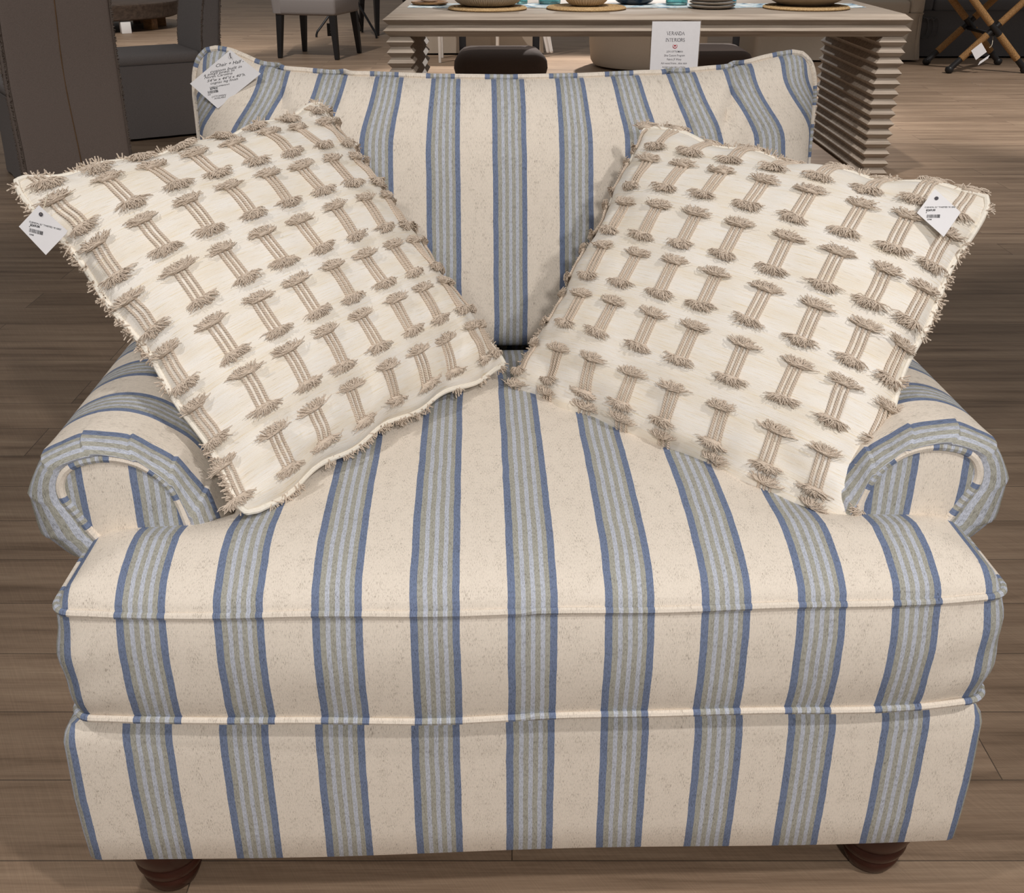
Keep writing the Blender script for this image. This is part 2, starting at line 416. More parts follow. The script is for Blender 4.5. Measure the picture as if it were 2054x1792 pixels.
# rolled arms
RING = [(-.556, .385), (-.560, .455), (-.569, .500), (-.594, .506), (-.617, .518), (-.630, .540), (-.633, .568), (-.629, .600), (-.618, .625), (-.600, .645), (-.577, .659), (-.549, .668), (-.519, .669),
        (-.491, .662), (-.467, .649), (-.442, .631), (-.424, .609), (-.408, .582), (-.399, .555), (-.394, .525), (-.390, .470), (-.388, .380)]
PANEL = [(-.528, .385), (-.530, .455), (-.536, .515), (-.552, .545), (-.566, .572), (-.577, .592), (-.5785, .610), (-.571, .628), (-.556, .640), (-.534, .6465), (-.511, .648), (-.487, .643),
         (-.467, .632), (-.447, .611), (-.437, .590), (-.431, .566), (-.428, .545), (-.426, .500), (-.425, .440), (-.425, .380)]
def resample(pts, n, sm=True):
    L = [0]
    for a, b in zip(pts, pts[1:]): L.append(L[-1] + math.dist(a, b))
    res = []
    for i in range(n):
        t = L[-1] * i / (n - 1); j = 0
        while j < len(L) - 2 and L[j + 1] < t: j += 1
        f = (t - L[j]) / (L[j + 1] - L[j])
        p0, p1, p2, p3 = pts[max(0, j - 1)], pts[j], pts[j + 1], pts[min(len(pts) - 1, j + 2)]
        c = []
        for d in range(len(p1)):
            a, b, cc, dd = p0[d], p1[d], p2[d], p3[d]
            c.append(.5 * (2 * b + (cc - a) * f + (2 * a - 5 * b + 4 * cc - dd) * f * f + (3 * b - a - 3 * cc + dd) * f ** 3))
        res.append(tuple(c))
    return res
NA = 200
ring = resample(RING, NA); pan = resample(PANEL, NA)
PLP = [(-.594, .511), (-.629, .527), (-.630, .590), (-.601, .642), (-.549, .669), (-.491, .662), (-.442, .631), (-.408, .582)]
PLEATS = [min(range(NA), key=lambda i: math.dist(ring[i], q)) / (NA - 1) for q in PLP]   # where the gathered fabric is folded over
def faceted(pts):
    ks = [0] + [int(p * (NA - 1)) for p in PLEATS] + [NA - 1]; res = list(pts)
    for a, b in zip(ks, ks[1:]):
        if a == 0 or b == NA - 1: continue
        for i in range(a, b + 1):
            f = (i - a) / (b - a); lx = pts[a][0] + (pts[b][0] - pts[a][0]) * f; lz = pts[a][1] + (pts[b][1] - pts[a][1]) * f
            res[i] = (pts[i][0] * .5 + lx * .5, pts[i][1] * .5 + lz * .5)
    return res
ringf = faceted(ring)
def pleat(i):
    t = i / (NA - 1); h = 0
    for p in PLEATS:
        d = t - p
        if 0 <= d < .035: h = max(h, .0022 * (1 - d / .035))
        if -.006 < d < 0: h = min(h, -.0052 * (1 + d / .006))
    return h
def make_arm(sg):
    mb = MB(); P = []; UV = []; cz = (-.505, .56)
    def loop(pts, y, amp, uval):
        row = []
        for i, (x, z) in enumerate(pts):
            dx, dz = x - cz[0], z - cz[1]; L = math.hypot(dx, dz) + 1e-9; h = pleat(i) * amp
            row.append((sg * (x + dx / L * h), y + (0 if amp == 0 else 0), z + dz / L * h))
        return row
    def lerp(f): return [(a[0] + (b[0] - a[0]) * f, a[1] + (b[1] - a[1]) * f) for a, b in zip(pan, ringf)]
    steps = [(0, .138, .3, 0), (.06, .1335, .7, 0), (.3, .130, 1, 0), (.55, .133, 1, 0), (.8, .142, 1, 0), (.94, .154, 1, 0), (1.0, .170, 1, 0)]
    # u: one stripe width from the welt to the ring edge, then y along the arm
    PA = .1195
    for f, y, amp, _ in steps:
        P.append(loop(lerp(f), y, amp, 0)); UV.append([(.508 * f + .0, i / NA * .5) for i in range(NA)])
    cols_ = []
    for i in range(NA):
        cum = [0]
        for a, b in zip(P, P[1:]): cum.append(cum[-1] + math.dist(a[i], b[i]))
        sc_ = min(1 / PA, .42 / cum[-1]); cols_.append([.508 - (cum[-1] - cc) * sc_ for cc in cum])
    UV = [[(cols_[i][j], i / NA * .5) for i in range(NA)] for j in range(len(P))]
    rnd = ring
    for y, mixf, amp in ((.178, .3, .8), (.19, .6, .5), (.21, .9, .2), (.24, 1, 0), (.30, 1, 0), (.40, 1, 0), (.5, 1, 0), (.6, 1, 0), (.7, 1, 0), (.8, 1, 0), (.9, 1, 0), (1.0, 1, 0)):
        q = [(a[0] * (1 - mixf) + b[0] * mixf, a[1] * (1 - mixf) + b[1] * mixf) for a, b in zip(ringf, rnd)]
        P.append(loop(q, y, amp, 0)); UV.append([(.508 + (y - .170) / PA, i / NA * .5) for i in range(NA)])
    mb.grid(P, UV, flip=(sg > 0))
    # rear cap
    mb.poly(P[-1] if sg < 0 else list(reversed(P[-1])), [(.2, 0)] * NA)
    arm = mb.build('rolled_arm', 'stripe', chair)
    # oval front panel
    cx = [p for p in pan]
    px0 = .0285 if sg < 0 else 0
    su = (-.503) if sg < 0 else (.449)
    pm = MB(); c0 = (-.49, .57); P = []; UV = []
    for f in (0, .3, .6, .85, .95, 1.0):
        P.append([(sg * (c0[0] + (x - c0[0]) * f), .136 - .004 * (1 - f ** 4), c0[1] + (z - c0[1]) * f) for x, z in cx])
        UV.append([((p[0] - su) / .1175, p[2]) for p in P[-1]])
    pm.grid(P, UV, close_u=True, flip=(sg > 0)); pm.build('front_panel', 'stripe', arm)
    wp = [(sg * x, .1355, z) for x, z in pan[::2]]
    MB().tube(wp, .0058, 8, uv=lambda L: (L + .03) / .1).build('piping', 'stripe', arm)
    # outer side panel below the roll
    sm = MB(); P = []; UV = []
    for x, z in ((-.560, .515), (-.572, .49), (-.575, .42), (-.576, .345)):
        P.append([(sg * x, y, z) for y in np.linspace(.150, 1.0, 30)]); UV.append([((y - .11) / .12, z) for y in np.linspace(.15, 1.0, 30)])
    sm.grid(P, UV, flip=(sg < 0))
    sm.grid([[(sg * -.576, .150, z), (sg * -.40, .150, z)] for z in (.345, .53)], [[(0, z), (.6, z)] for z in (.345, .53)], flip=(sg < 0))
    sm.build('arm_side', 'stripe', arm)
make_arm(-1); make_arm(1)

# back frame
mb = MB(); P = []; UV = []
for z, ins, dy in ((.345, 0, 0), (.5, 0, .01), (.7, 0, .03), (.86, .0, .05), (.90, .006, .055), (.915, .02, .057), (.92, .05, .058)):
    pts = rrect(.520, .965, 1.03, .02, 6, min(ins, .03)); ul = arclen(pts)
    P.append([(x, y + dy, z) for x, y in pts]); UV.append([(u / .117, z) for u in ul])
mb.grid(P, UV, close_u=True); mb.poly(P[-1], UV[-1]); mb.build('backrest', 'stripe', chair)

# loose back cushion with eared top corners
TOP = [(0, .993), (.13, .995), (.277, 1.001), (.34, 1.005), (.39, 1.010), (.425, 1.018), (.448, 1.027), (.475, 1.038), (.500, 1.043), (.520, 1.039), (.535, 1.024), (.543, 1.004), (.547, .965)]
TOP = [(x, z - .007) for x, z in TOP]
def ztop(x):
    if x > 0: return ztop(-x) - .010 * smooth(.42, .49, x)
    x = abs(x)
    for a, b in zip(TOP, TOP[1:]):
        if x <= b[0]: return a[1] + (b[1] - a[1]) * (x - a[0]) / (b[0] - a[0])
    return TOP[-1][1]
ZB = .512
sb = [-1 + 2 * i / 90 for i in range(91)]; sb = [math.copysign(1 - (1 - abs(s)) ** 1.35, s) for s in sb]
tb = [i / 56 for i in range(57)]; tb = [.5 - .5 * math.cos(PI * t) for t in tb]
def halfback(z): return .555 - .008 * smooth(.6, .9, z)
def ymid(z): return .905 + (z - .525) / .5 * .028
def bpoint(s, t, side):
    x0 = s * .547; zt = ztop(x0); z = ZB + t * (zt - ZB)
    x = s * halfback(z)
    ex = max(0, 1 - abs(s) ** 4.5); et = max(0, 1 - abs(2 * t - 1) ** (3.4 if t > .5 else 9))
    h = (ex ** .5) * (et ** .52)
    depth = (.118 if side > 0 else .055) * h
    if side > 0:
        depth *= 1 + .10 * (1 - t)
        for cx0, sl in ((.285, .35), (.40, -.35)):     # gathers below the top seam
            dd = abs(abs(x) - (cx0 + sl * (1.0 - z)))
            depth -= .016 * math.exp(-(dd / .006) ** 2) * smooth(.86, .97, z) * (1 if cx0 < .3 else 1.1)
            depth += .006 * math.exp(-((dd - .025) / .014) ** 2) * smooth(.84, .96, z)
        depth += .006 * noise.noise(Vector((x * 5, z * 5, 4))) * h
    return (x, ymid(z) - side * depth, z)
def bu(x, z):
    p = .1136 + max(0, .89 - z) * .016
    ax = abs(x); xe = ax + max(0, ax - .07) * .155 * smooth(.89, 1.0, z)
    return (math.copysign(xe, x) + .0285) / p
mb = MB()
Pf = [[bpoint(s, t, 1) for s in sb] for t in tb]
mb.grid(Pf, [[(bu(p[0], p[2]), p[2]) for p in r] for r in Pf])
Pk = [[bpoint(s, t, -1) for s in sb] for t in tb]
mb.grid(Pk, [[(bu(p[0], p[2]), p[2]) for p in r] for r in Pk], flip=True)
bc = mb.build('back_cushion', 'stripe', chair)
edge = [bpoint(-1, t, 1) for t in tb] + [bpoint(s, 1, 1) for s in sb[1:]] + [bpoint(1, t, 1) for t in reversed(tb[:-1])]
edge = resample(edge, 260)
edge = [(p[0] * 1.004, p[1] - .001, p[2] + (.003 if p[2] > .95 else 0)) for p in edge]
eu = [bu(p[0], p[2]) + .10 + (p[2] - 1.0) / .13 * (abs(p[0]) > .5) for p in edge]
MB().tube(edge, .0050, 8, uvl=eu).build('piping', 'stripe', bc)

# turned feet
for fx in (-.507, .507):
    for fy in (.078, .93):
        prof = [(.0, .0), (.026, .0), (.033, .004), (.037, .012), (.040, .020), (.041, .025), (.0395, .029), (.043, .034), (.0465, .042), (.0475, .048), (.0455, .053),
                (.048, .058), (.053, .070), (.0565, .085), (.058, .100), (.057, .115), (.054, .122), (.050, .126), (0, .127)]
        MB().lathe(prof, (fx, fy, 0), 40).build('bun_foot', 'cherry', chair)

# ------------------------------------------------------------------ text helpers
def text_mesh(body, size, shear=0.0, align='LEFT', spacing=1.0, bold=0.0):
    cu = bpy.data.curves.new('t', 'FONT'); cu.body = body; cu.size = size; cu.shear = shear; cu.align_x = align
    cu.space_character = spacing; cu.offset = bold; cu.resolution_u = 2
    o = bpy.data.objects.new('t', cu); C.objects.link(o)
    dg = bpy.context.evaluated_depsgraph_get(); me = bpy.data.meshes.new_from_object(o.evaluated_get(dg))
    vs = [(v.co.x, v.co.y) for v in me.vertices]; fs = [tuple(p.vertices) for p in me.polygons]
    bpy.data.objects.remove(o); bpy.data.curves.remove(cu); bpy.data.meshes.remove(me)
    return vs, fs
def stroke(path, w):
    vs = []; fs = []
    for i, p in enumerate(path):
        a = path[max(0, i - 1)]; b = path[min(len(path) - 1, i + 1)]; dx, dy = b[0] - a[0], b[1] - a[1]; L = math.hypot(dx, dy) or 1
        ww = w(i / (len(path) - 1)) if callable(w) else w
        vs += [(p[0] - dy / L * ww / 2, p[1] + dx / L * ww / 2), (p[0] + dy / L * ww / 2, p[1] - dx / L * ww / 2)]
        if i: k = 2 * i; fs.append((k - 2, k - 1, k + 1, k))
    return vs, fs
class Print:
    """flat ink on a card: origin o, unit axes ex (reading direction), ey (up the card), n towards the reader"""
    def __init__(s, o, ex, ey, lift=.0002):
        s.o, s.ex, s.ey = Vector(o), Vector(ex).normalized(), Vector(ey).normalized(); s.n = s.ex.cross(s.ey).normalized()
        s.lift = lift; s.mb = MB()
    def put(s, vf, x=0, y=0):
        vs, fs = vf
        s.mb.add([s.o + s.ex * (x + p[0]) + s.ey * (y + p[1]) + s.n * s.lift for p in vs], fs, None, True)
    def rect(s, x0, x1, y0, y1): s.put(([(x0, y0), (x1, y0), (x1, y1), (x0, y1)], [(0, 1, 2, 3)]))
    def barcode(s, x, y, w, h):
        rnd = random.Random(3); t = 0
        while t < w:
            b = rnd.choice((.012, .012, .02, .03)) * w; s.rect(x + t, x + min(w, t + b), y, y + h); t += b + rnd.choice((.012, .018, .03)) * w

def card_mesh(pts, n, th=.0009):
    pts = [Vector(p) for p in pts]; k = len(pts); off = Vector(n) * th
    mb = MB(); vs = pts + [p - off for p in pts]
    mb.add(vs, [tuple(range(k)), tuple(reversed(range(k, 2 * k)))] + [(i, k + i, k + (i + 1) % k, (i + 1) % k) for i in range(k)], None, True)
    return mb

# ---- handwritten ticket pinned to the back cushion
def rel(o, pts): return [Vector(p) - Vector(o) for p in pts]
nl = (CH.to_3x3() @ Vector((0, -1, .06))).normalized()
tp = CH @ Vector((-.47, .868, 1.01))
corners = [on_plane(px, py, tp, nl) for px, py in ((462, 100), (381, 168), (437, 218), (523, 148))]
t1 = thing('price_tag', 'large white card tag with handwriting, hanging on the striped back cushion', 'tag', corners[0])
o0 = corners[0]; cr = rel(o0, corners)
card_mesh(cr, nl).build('card', 'paper', t1, False)
ex = (on_plane(500, 168, tp, nl) - on_plane(420, 182, tp, nl)).normalized(); ey = nl.cross(ex).normalized()
def mm(px, py): return on_plane(px, py, tp, nl) - o0
pxs = (on_plane(500, 150, tp, nl) - on_plane(400, 150, tp, nl)).length / 100
pr = Print((0, 0, 0), ex, ey)
def at_px(pr, zx, zy):                       # zoomed reading of the ticket -> card coordinates
    d = mm(370 + zx / 11.2, 80 + zy / 11.2); return d.dot(pr.ex), d.dot(pr.ey)
def fit(txt, size, width, shear=0.0, bold=0.0):
    vs, fs = text_mesh(txt, size, shear, 'LEFT', 1.0, bold); x0 = min(p[0] for p in vs); k_ = width / (max(p[0] for p in vs) - x0)
    return [((p[0] - x0) * k_, p[1]) for p in vs], fs
for txt, zx, zy, hpx, wz in (('Chair + Half -', 715, 615, 8.6, 640), ('custom built in', 585, 745, 7.0, 730), ('a small town in', 438, 822, 6.6, 710), ('North Carolina', 450, 880, 6.6, 650),
                             ('54"w x 44"d x 40"h.', 510, 955, 7.0, 890), ('cognac leg finish', 590, 1005, 6.2, 640), ('OTTOMAN', 618, 1305, 4.6, 340), ('AVAILABLE', 668, 1340, 4.4, 280)):
    x, y = at_px(pr, zx, zy); pr.put(fit(txt, hpx * pxs, wz / 11.2 * pxs, .45), x, y)
x, y = at_px(pr, 570, 1085); pr.put(text_mesh('CHAIR & 1/2 LAWRENCE 54 ST', 3.3 * pxs, 0, 'LEFT', .92, .00002), x, y)
x, y = at_px(pr, 580, 1125); pr.put(text_mesh('$5798.00', 4.6 * pxs, 0, 'LEFT', .9, .00008), x, y)
x, y = at_px(pr, 530, 1215); pr.barcode(x, y, 22 * pxs, 5.2 * pxs)
x, y = at_px(pr, 525, 1250); pr.put(text_mesh('32646', 2.6 * pxs, 0, 'LEFT', 1, .00003), x, y)
pr.mb.build('lettering', 'ink', t1, False)
d = mm(370 + 1050 / 11.2, 80 + 400 / 11.2)
MB().tube([d - nl * .012, d + nl * .003, d + nl * .005 + ey * .004, d + nl * .002 + ey * .007, d - nl * .014 + ey * .010], .0007, 6).build('loop', 'ink_grey', t1)

# ------------------------------------------------------------------ throw pillows
def make_pillow(name, label, ctr, e1, e2, w, h, cols, rows, seed, zipper, skew, trap):
    ctr = EYEV + (Vector(ctr) - EYEV) * .975; w *= .975; h *= .975
    e1 = Vector(e1).normalized(); e2 = Vector(e2); e2 = (e2 - e1 * e1.dot(e2)).normalized(); up = -e2; nn = e1.cross(up)
    root = thing(name, label, 'pillow')
    root.matrix_world = Matrix(((e1.x, up.x, nn.x, ctr[0]), (e1.y, up.y, nn.y, ctr[1]), (e1.z, up.z, nn.z, ctr[2]), (0, 0, 0, 1)))
    hw, hh = w / 2, h / 2; rnd = random.Random(seed)
    def surf(s, t, side):
        ins = .062
        x = s * hw * (1 - ins * (1 - t * t) * abs(s) ** 3); y = t * hh * (1 - ins * (1 - s * s) * abs(t) ** 3)
        x *= 1 + trap * (1 - t) * (1.9 if s > 0 else .3); y -= trap * .5 * hh * (1 - t) * max(0, s) * .7
        # softly rounded corner tips
        q = max(0, abs(s) - .93) * max(0, abs(t) - .93) / .0049; x *= 1 - .020 * q; y *= 1 - .020 * q
        b = max(0, (1 - abs(s) ** 2.6)) ** .58 * max(0, (1 - abs(t) ** 2.6)) ** .58
        T = .082 if side > 0 else .048
        z = T * b
        if side > 0:
            em = (1 - b) * min(1, b * 6)
            z += .007 * noise.noise(Vector((s * 3.2, t * 3.2, seed))) * min(1, b * 2) + .008 * em * noise.noise(Vector((s * 9, t * 9, seed + 3)))
            if t < -.55: z += .010 * smooth(-.55, -.9, t) * min(1, b * 3) * math.sin(s * 17 + seed) * .5
        y += .004 * math.sin(s * 13 + seed) * smooth(.8, 1, abs(t)); x += .003 * math.sin(t * 11 + seed) * smooth(.8, 1, abs(s))
        return Vector((x, y, side * z))
    N = 64; ss = [math.sin(PI / 2 * (-1 + 2 * i / N)) * .6 + (-1 + 2 * i / N) * .4 for i in range(N + 1)]
    mb = MB()
    for side in (1, -1):
        P = [[surf(s, t, side) for s in ss] for t in ss]
        mb.grid(P, [[(s * hw + 1, t * hh + 1) for s in ss] for t in ss], flip=(side < 0))
    mb.build('cover', 'pillow', root)
    ed = [surf(s, -1, 1) for s in ss] + [surf(1, t, 1) for t in ss[1:]] + [surf(s, 1, 1) for s in reversed(ss[:-1])] + [surf(-1, t, 1) for t in reversed(ss[1:-1])]
    ed = [Vector((p.x * 1.004, p.y * 1.004, p.z)) for p in ed]
    keep = [ed[0]]
    for p in ed[1:]:
        if (p - keep[-1]).length > .004: keep.append(p)
    MB().tube(keep, .0042, 8, True).build('piping', 'piping_white', root)
    cords = MB(); tufts = MB()
    def frame(s, t, side=1):
        e = .01; p = surf(s, t, side)
        a = (surf(min(1, s + e), t, side) - surf(max(-1, s - e), t, side)).normalized(); b = (surf(s, min(1, t + e), side) - surf(s, max(-1, t - e), side)).normalized()
        n = a.cross(b).normalized() * (1 if side > 0 else -1)
        if side < 0: n = -n if n.z > 0 else n
        return p, a, b, n
    def tuft(s, t, sgn, side=1):
        p, a, b, n = frame(max(-1, min(1, s)), max(-1, min(1, t)), side)
        if abs(t) > .97 or abs(s) > .97: n = (n * .4 + Vector((s * (abs(s) > .97), t * (abs(t) > .97), .5 * side))).normalized()
        sk = rnd.uniform(-.25, .25)
        for i in range(104):
            an = rnd.uniform(-1.45, 1.45) + sk; L = .0185 * rnd.uniform(.72, 1.12) * (.62 + .38 * abs(math.sin(an))) ; root_x = rnd.uniform(-.0105, .0105)
            d = (a * math.sin(an) + b * (sgn * math.cos(an) * .62)).normalized()
            lift = rnd.uniform(.002, .0085)
            q0 = p + a * root_x - b * (sgn * .002) + n * .0015
            q1 = q0 + d * (L * .35) + n * lift; q2 = q0 + d * (L * .72) + n * (lift * .95) + b * (sgn * rnd.uniform(-.002, .002)); q3 = q0 + d * L + n * (lift * rnd.uniform(.1, .9)) + a * rnd.uniform(-.003, .003)
            tufts.tube([q0, q1, q2, q3], .00088, 4, caps=False, r2=.0006)
        # the knotted core
        tufts.tube([p - a * .011 + n * .003, p + n * .0055, p + a * .011 + n * .003], .0035, 6)
    def cord(s, t0, t1, off, side=1):
        n = max(10, int(abs(t1 - t0) * hh / .0011))
        for ph in (0, PI):
            pts = []
            for i in range(n + 1):
                t = t0 + (t1 - t0) * i / n; p, a, b, nr = frame(max(-.999, min(.999, s)), max(-.999, min(.999, t)), side)
                al = (t - t0) * hh / .0068 * 2 * PI + ph
                pts.append(p + a * (off + .00115 * math.cos(al)) + nr * (.0016 + .00115 * math.sin(al)))
            cords.tube(pts, .00125, 5, caps=False)
    half = .0238 / h           # half motif length in unit coordinates
    for ci, c in enumerate(cols):
        for r in rows[ci % len(rows)]:
            s = 2 * (c + skew * (r - .5)) - 1; r0, r1 = r - half, r + half
            tt0, tt1 = 1 - 2 * r0, 1 - 2 * r1; jit = rnd.uniform(-.006, .006)
            a0, a1 = min(.985, tt0), max(-.985, tt1)
            if a0 - a1 < .03: continue
            for off in (-.0080, 0, .0080): cord(s, a0, a1, off)
            if tt0 < 1.02: tuft(s + jit, tt0, 1)
            if tt1 > -1.02: tuft(s + jit, tt1, -1)
    # the pattern carries on round the edges: tufts that peep over the seams
    for i in range(26):
        e = i / 26; k = rnd.uniform(-.4, .4) / 26
        for s, t in ((-1 + 2 * (e + k), 1), (-1, -1 + 2 * (e + k)), (1, -1 + 2 * (e + k)), (-1 + 2 * (e + k), -1)):
            if abs(s) < .97 or abs(t) < .97:
                if rnd.random() < (.62 if t != -1 else .45):
                    p, a, b, n = frame(s * .992, t * .992)
                    oc = Vector((s if abs(s) == 1 else 0, t if abs(t) == 1 else 0, 0)); ax = Vector((-oc.y, oc.x, 0))
                    for j in range(26):
                        an = rnd.uniform(-1.2, 1.2); L = .015 * rnd.uniform(.5, 1.1)
                        dd = (oc * math.cos(an) + ax * math.sin(an)); q0 = surf(s, t, 1) + ax * rnd.uniform(-.007, .007) + Vector((0, 0, rnd.uniform(-.004, .003))) - oc * .002
                        tufts.tube([q0, q0 + dd * L * .5 + Vector((0, 0, rnd.uniform(-.003, .003))), q0 + dd * L + Vector((0, 0, rnd.uniform(-.006, .005)))], .001, 4, caps=False)
    cords.build('cord_pattern', 'yarn', root, True, 0); tufts.build('fringe_tufts', 'yarn', root, True, 0)
    if zipper:
        z0 = surf(-.985, -1, 1) + Vector((.012, -.002, -.004))
        zm = MB(); zm.box(-.0032, .0032, -.024, 0, -.0008, .0008, .0006, 1, Matrix.Translation(z0) @ Matrix.Rotation(-.75, 4, 'Z'))
        zm.tube([z0 + Vector((0, .004, 0)), z0 + Vector((.002, -.002, .001))], .003, 6)
        zm.build('zipper_pull', 'zip', root)
    return root, nn, e1, up
LC = [.025, .152, .277, .402, .527, .652, .777, .90, .985]
lrows = [[-.005, .14, .29, .445, .60, .75, .905, 1.03]]
pl, nL, _, _ = make_pillow('throw_pillow', 'cream tufted throw pillow leaning on the chair, its tag hanging over the floor', (-.330, 1.548, .753), (.593, .803, .053), (.559, -.407, -.722), .566, .540, LC, lrows, 2, False, -.045, 0)
RC = [.013, .135, .262, .39, .515, .645, .773, .888, .98]
rrows = [[.045, .20, .36, .515, .675, .85, .985]]
prt, nR, aR, bR = make_pillow('throw_pillow', 'cream tufted throw pillow whose tag lies on its own face, zipper pull at bottom corner', (.323, 1.561, .713), (.744, -.667, -.045), (-.472, -.438, -.765), .584, .530, RC, rrows, 5, True, .06, .03)

# ---- printed price tags of the pillows
def small_tag(label, quad, p0, n, ex_px, rows, hole, string):
    n = Vector(n).normalized(); cs = [on_plane(x, y, p0, n) for x, y in quad]
    t = thing('price_tag', label, 'tag', cs[0]); o0 = cs[0]; card_mesh([c - o0 for c in cs], n).build('card', 'paper', t, False)
    A = on_plane(*ex_px[0], p0, n); B = on_plane(*ex_px[1], p0, n); ex = (B - A).normalized(); ey = n.cross(ex).normalized()
    k = (B - A).length / math.dist(*ex_px); pr = Print((0, 0, 0), ex, ey)
    for kind, txt, x, y, s in rows:
        d = on_plane(x, y, p0, n) - o0; dx, dy = d.dot(ex), d.dot(ey)
        if kind == 'bar': pr.barcode(dx, dy, 29 * k * s, 8 * k * s)
        else: pr.put(text_mesh(txt, s * k, 0, 'LEFT', .93, .00011 if kind == 'b' else .00003), dx, dy)
    pr.mb.build('lettering', 'ink', t, False)
    h = on_plane(*hole, p0, n) - o0
    ho = MB().lathe([(0.0, .0), (.0022, .0), (.0026, .0004), (.0022, .0008), (.0, .0009)], (0, 0, 0), 12).build('hole', 'ink_grey', t)
    ho.matrix_local = Matrix.Translation(h + n * .0003) @ n.to_track_quat('Z', 'Y').to_matrix().to_4x4()
    pts = [h + n * .001] + [Vector(q) - o0 for q in string]
    MB().tube(pts, .0006, 6).build('string', 'string', t)
    return t
Z = lambda a, b: (20 + a / 12.8, 380 + b / 12.8)
nt = Vector((0, -1, .15)).normalized(); p0 = Vector((-.60, 1.30, .885))
small_tag('white price tag hanging in front of dark floor from a pillow corner', [Z(735, 410), Z(228, 955), Z(920, 1685), Z(1440, 1140), Z(1475, 1070)], p0, nt, (Z(490, 820), Z(1240, 1010)),
          [('t', 'CUSHION, 22 " TWISTED YE GREY', *Z(490, 845), 4.7), ('b', '$269.00', *Z(515, 930), 6.6), ('t', '#', *Z(490, 960), 3.5), ('bar', '', *Z(490, 1090), 1.0), ('t', '32988', *Z(490, 1165), 4.2)],
          Z(800, 640), [on_plane(*Z(850, 440), p0, nt) - nt * .004, Vector(on_plane(96, 386, (-.60, 1.352, .9), Vector((0, -1, 0))))])
Z2 = lambda a, b: (1820 + a / 12.8, 360 + b / 12.8)
p1 = EYEV + (Vector((.655, 1.488, .90)) - EYEV) * .975 + nR * .063 - aR * .06; nR2 = (nR + Vector((.12, -.1, -.1))).normalized()
small_tag('white price tag lying on a tufted pillow, near its upper outer corner', [Z2(710, 240), Z2(245, 860), Z2(935, 1475), Z2(1370, 845)], p1, nR2, (Z2(440, 740), Z2(1120, 735)),
          [('t', 'CUSHION, 22 " TWISTED YE GREY', *Z2(440, 735), 4.5), ('b', '$269.00', *Z2(475, 815), 6.3), ('t', '#', *Z2(475, 865), 3.5), ('bar', '', *Z2(490, 990), .95), ('t', '32988', *Z2(505, 1045), 4.0)],
          Z2(750, 490), [on_plane(*Z2(690, 400), p1, nR2) - nR2 * .02])

# ------------------------------------------------------------------ dining table with pleated edges
TX0, TX1, TY0, TY1, TZ = -.637, 1.972, 5.690, 6.80, .80
table = thing('dining_table', 'long grey-washed oak dining table with zigzag ridged edge and slab legs', 'dining table', ((TX0 + TX1) / 2, (TY0 + TY1) / 2, 0))
tc = Vector(table.location)
def stack(loops, x0, x1, y0, y1, top=True):
    mb = MB(); P = []
    for z, ins in loops:
        P.append([(x0 + ins, y0 + ins, z), (x1 - ins, y0 + ins, z), (x1 - ins, y1 - ins, z), (x0 + ins, y1 - ins, z)])
    P = [[Vector(p) - tc for p in r] for r in P]
    mb.grid(P, None, close_u=True, flat=True)
    mb.poly(P[-1]); mb.poly(list(reversed(P[0]))); return mb
stack([(.695, .03), (.724, .0), (.748, .028), (.775, .0), (.797, .030), (.800, .034)], TX0, TX1, TY0, TY1).build('tabletop', 'table', table, False)
tips = [(0.0, .022)]
pitch = .695 / 14
for i in range(14): tips += [(pitch * (i + .5), .0), (pitch * (i + 1), .022)]
stack(tips, TX0 + .012, TX0 + .150, TY0 + .012, TY1 - .012).build('slab_leg', 'table', table, False)
stack(tips, TX1 - .150, TX1 - .012, TY0 + .012, TY1 - .012).build('slab_leg', 'table', table, False)

# table runner (watercolour cloth)
mb = MB(); xs = np.linspace(-.55, 1.86, 120); rows_ = []
for f in np.linspace(0, 1, 8):
    rows_.append([(x, 6.09 + .30 * f + (.012 * math.sin(x * 21) if f == 0 else 0), TZ + .0012 + .0004 * math.sin(x * 37 + f * 6) ** 2 + .0008 * noise.noise(Vector((x * 9, f * 4, 0)))) for x in xs])
mb.grid(rows_); ro = mb.build('table_runner', 'runner')
tag(ro, 'blue and white watercolour cloth runner along the dining table', 'table runner')

def lathe_thing(name, label, cat, prof, loc, mat, seg=40, group=None):
    o = MB().lathe(prof, (0, 0, 0), seg).build(name, mat); o.location = loc
    return tag(o, label, cat, group)
def mat_prof(R):
    p = [(0, .002), (.0, .010)]; n = 11
    for i in range(n):
        r0, r1 = R * i / n, R * (i + 1) / n
        p += [(r0 + (r1 - r0) * .15, .0085), (r0 + (r1 - r0) * .5, .0125), (r0 + (r1 - r0) * .85, .0085)]
    return [(0, .0085)] + p[2:] + [(R * 1.004, .005), (R * .99, .0), (0, .0)]
GM = 'round jute placemats on the dining table'
for (x, y, R, lab) in ((-.126, 6.0, .204, 'round woven jute placemat under the wide grey ribbed bowl'), (.384, 6.02, .206, 'round woven jute placemat under the small tan ribbed bowl'),
                       (1.530, 6.06, .222, 'round woven jute placemat under the flat grey platter')):
    o = lathe_thing('placemat', lab, 'placemat', mat_prof(R), (x, y, TZ + .0026), 'jute', 56, GM)
BT = TZ + .0154
def bowl_prof(rb, rt, h, th=.006):
    p = [(0, 0), (rb * .8, 0), (rb, .003)]
    for i in range(1, 11):
        a = i / 10 * PI / 2; p.append((rb + (rt - rb) * math.sin(a) ** .9, .003 + (h - .003) * (1 - math.cos(a) ** 1.0 if i < 10 else 1)))
    q = [(rt - th, h)] + [(max(0.0, r - th), z + th) for r, z in reversed(p[3:-1])] + [(0, th + .003)]
    return p + [(rt - th * .3, h + .003)] + q
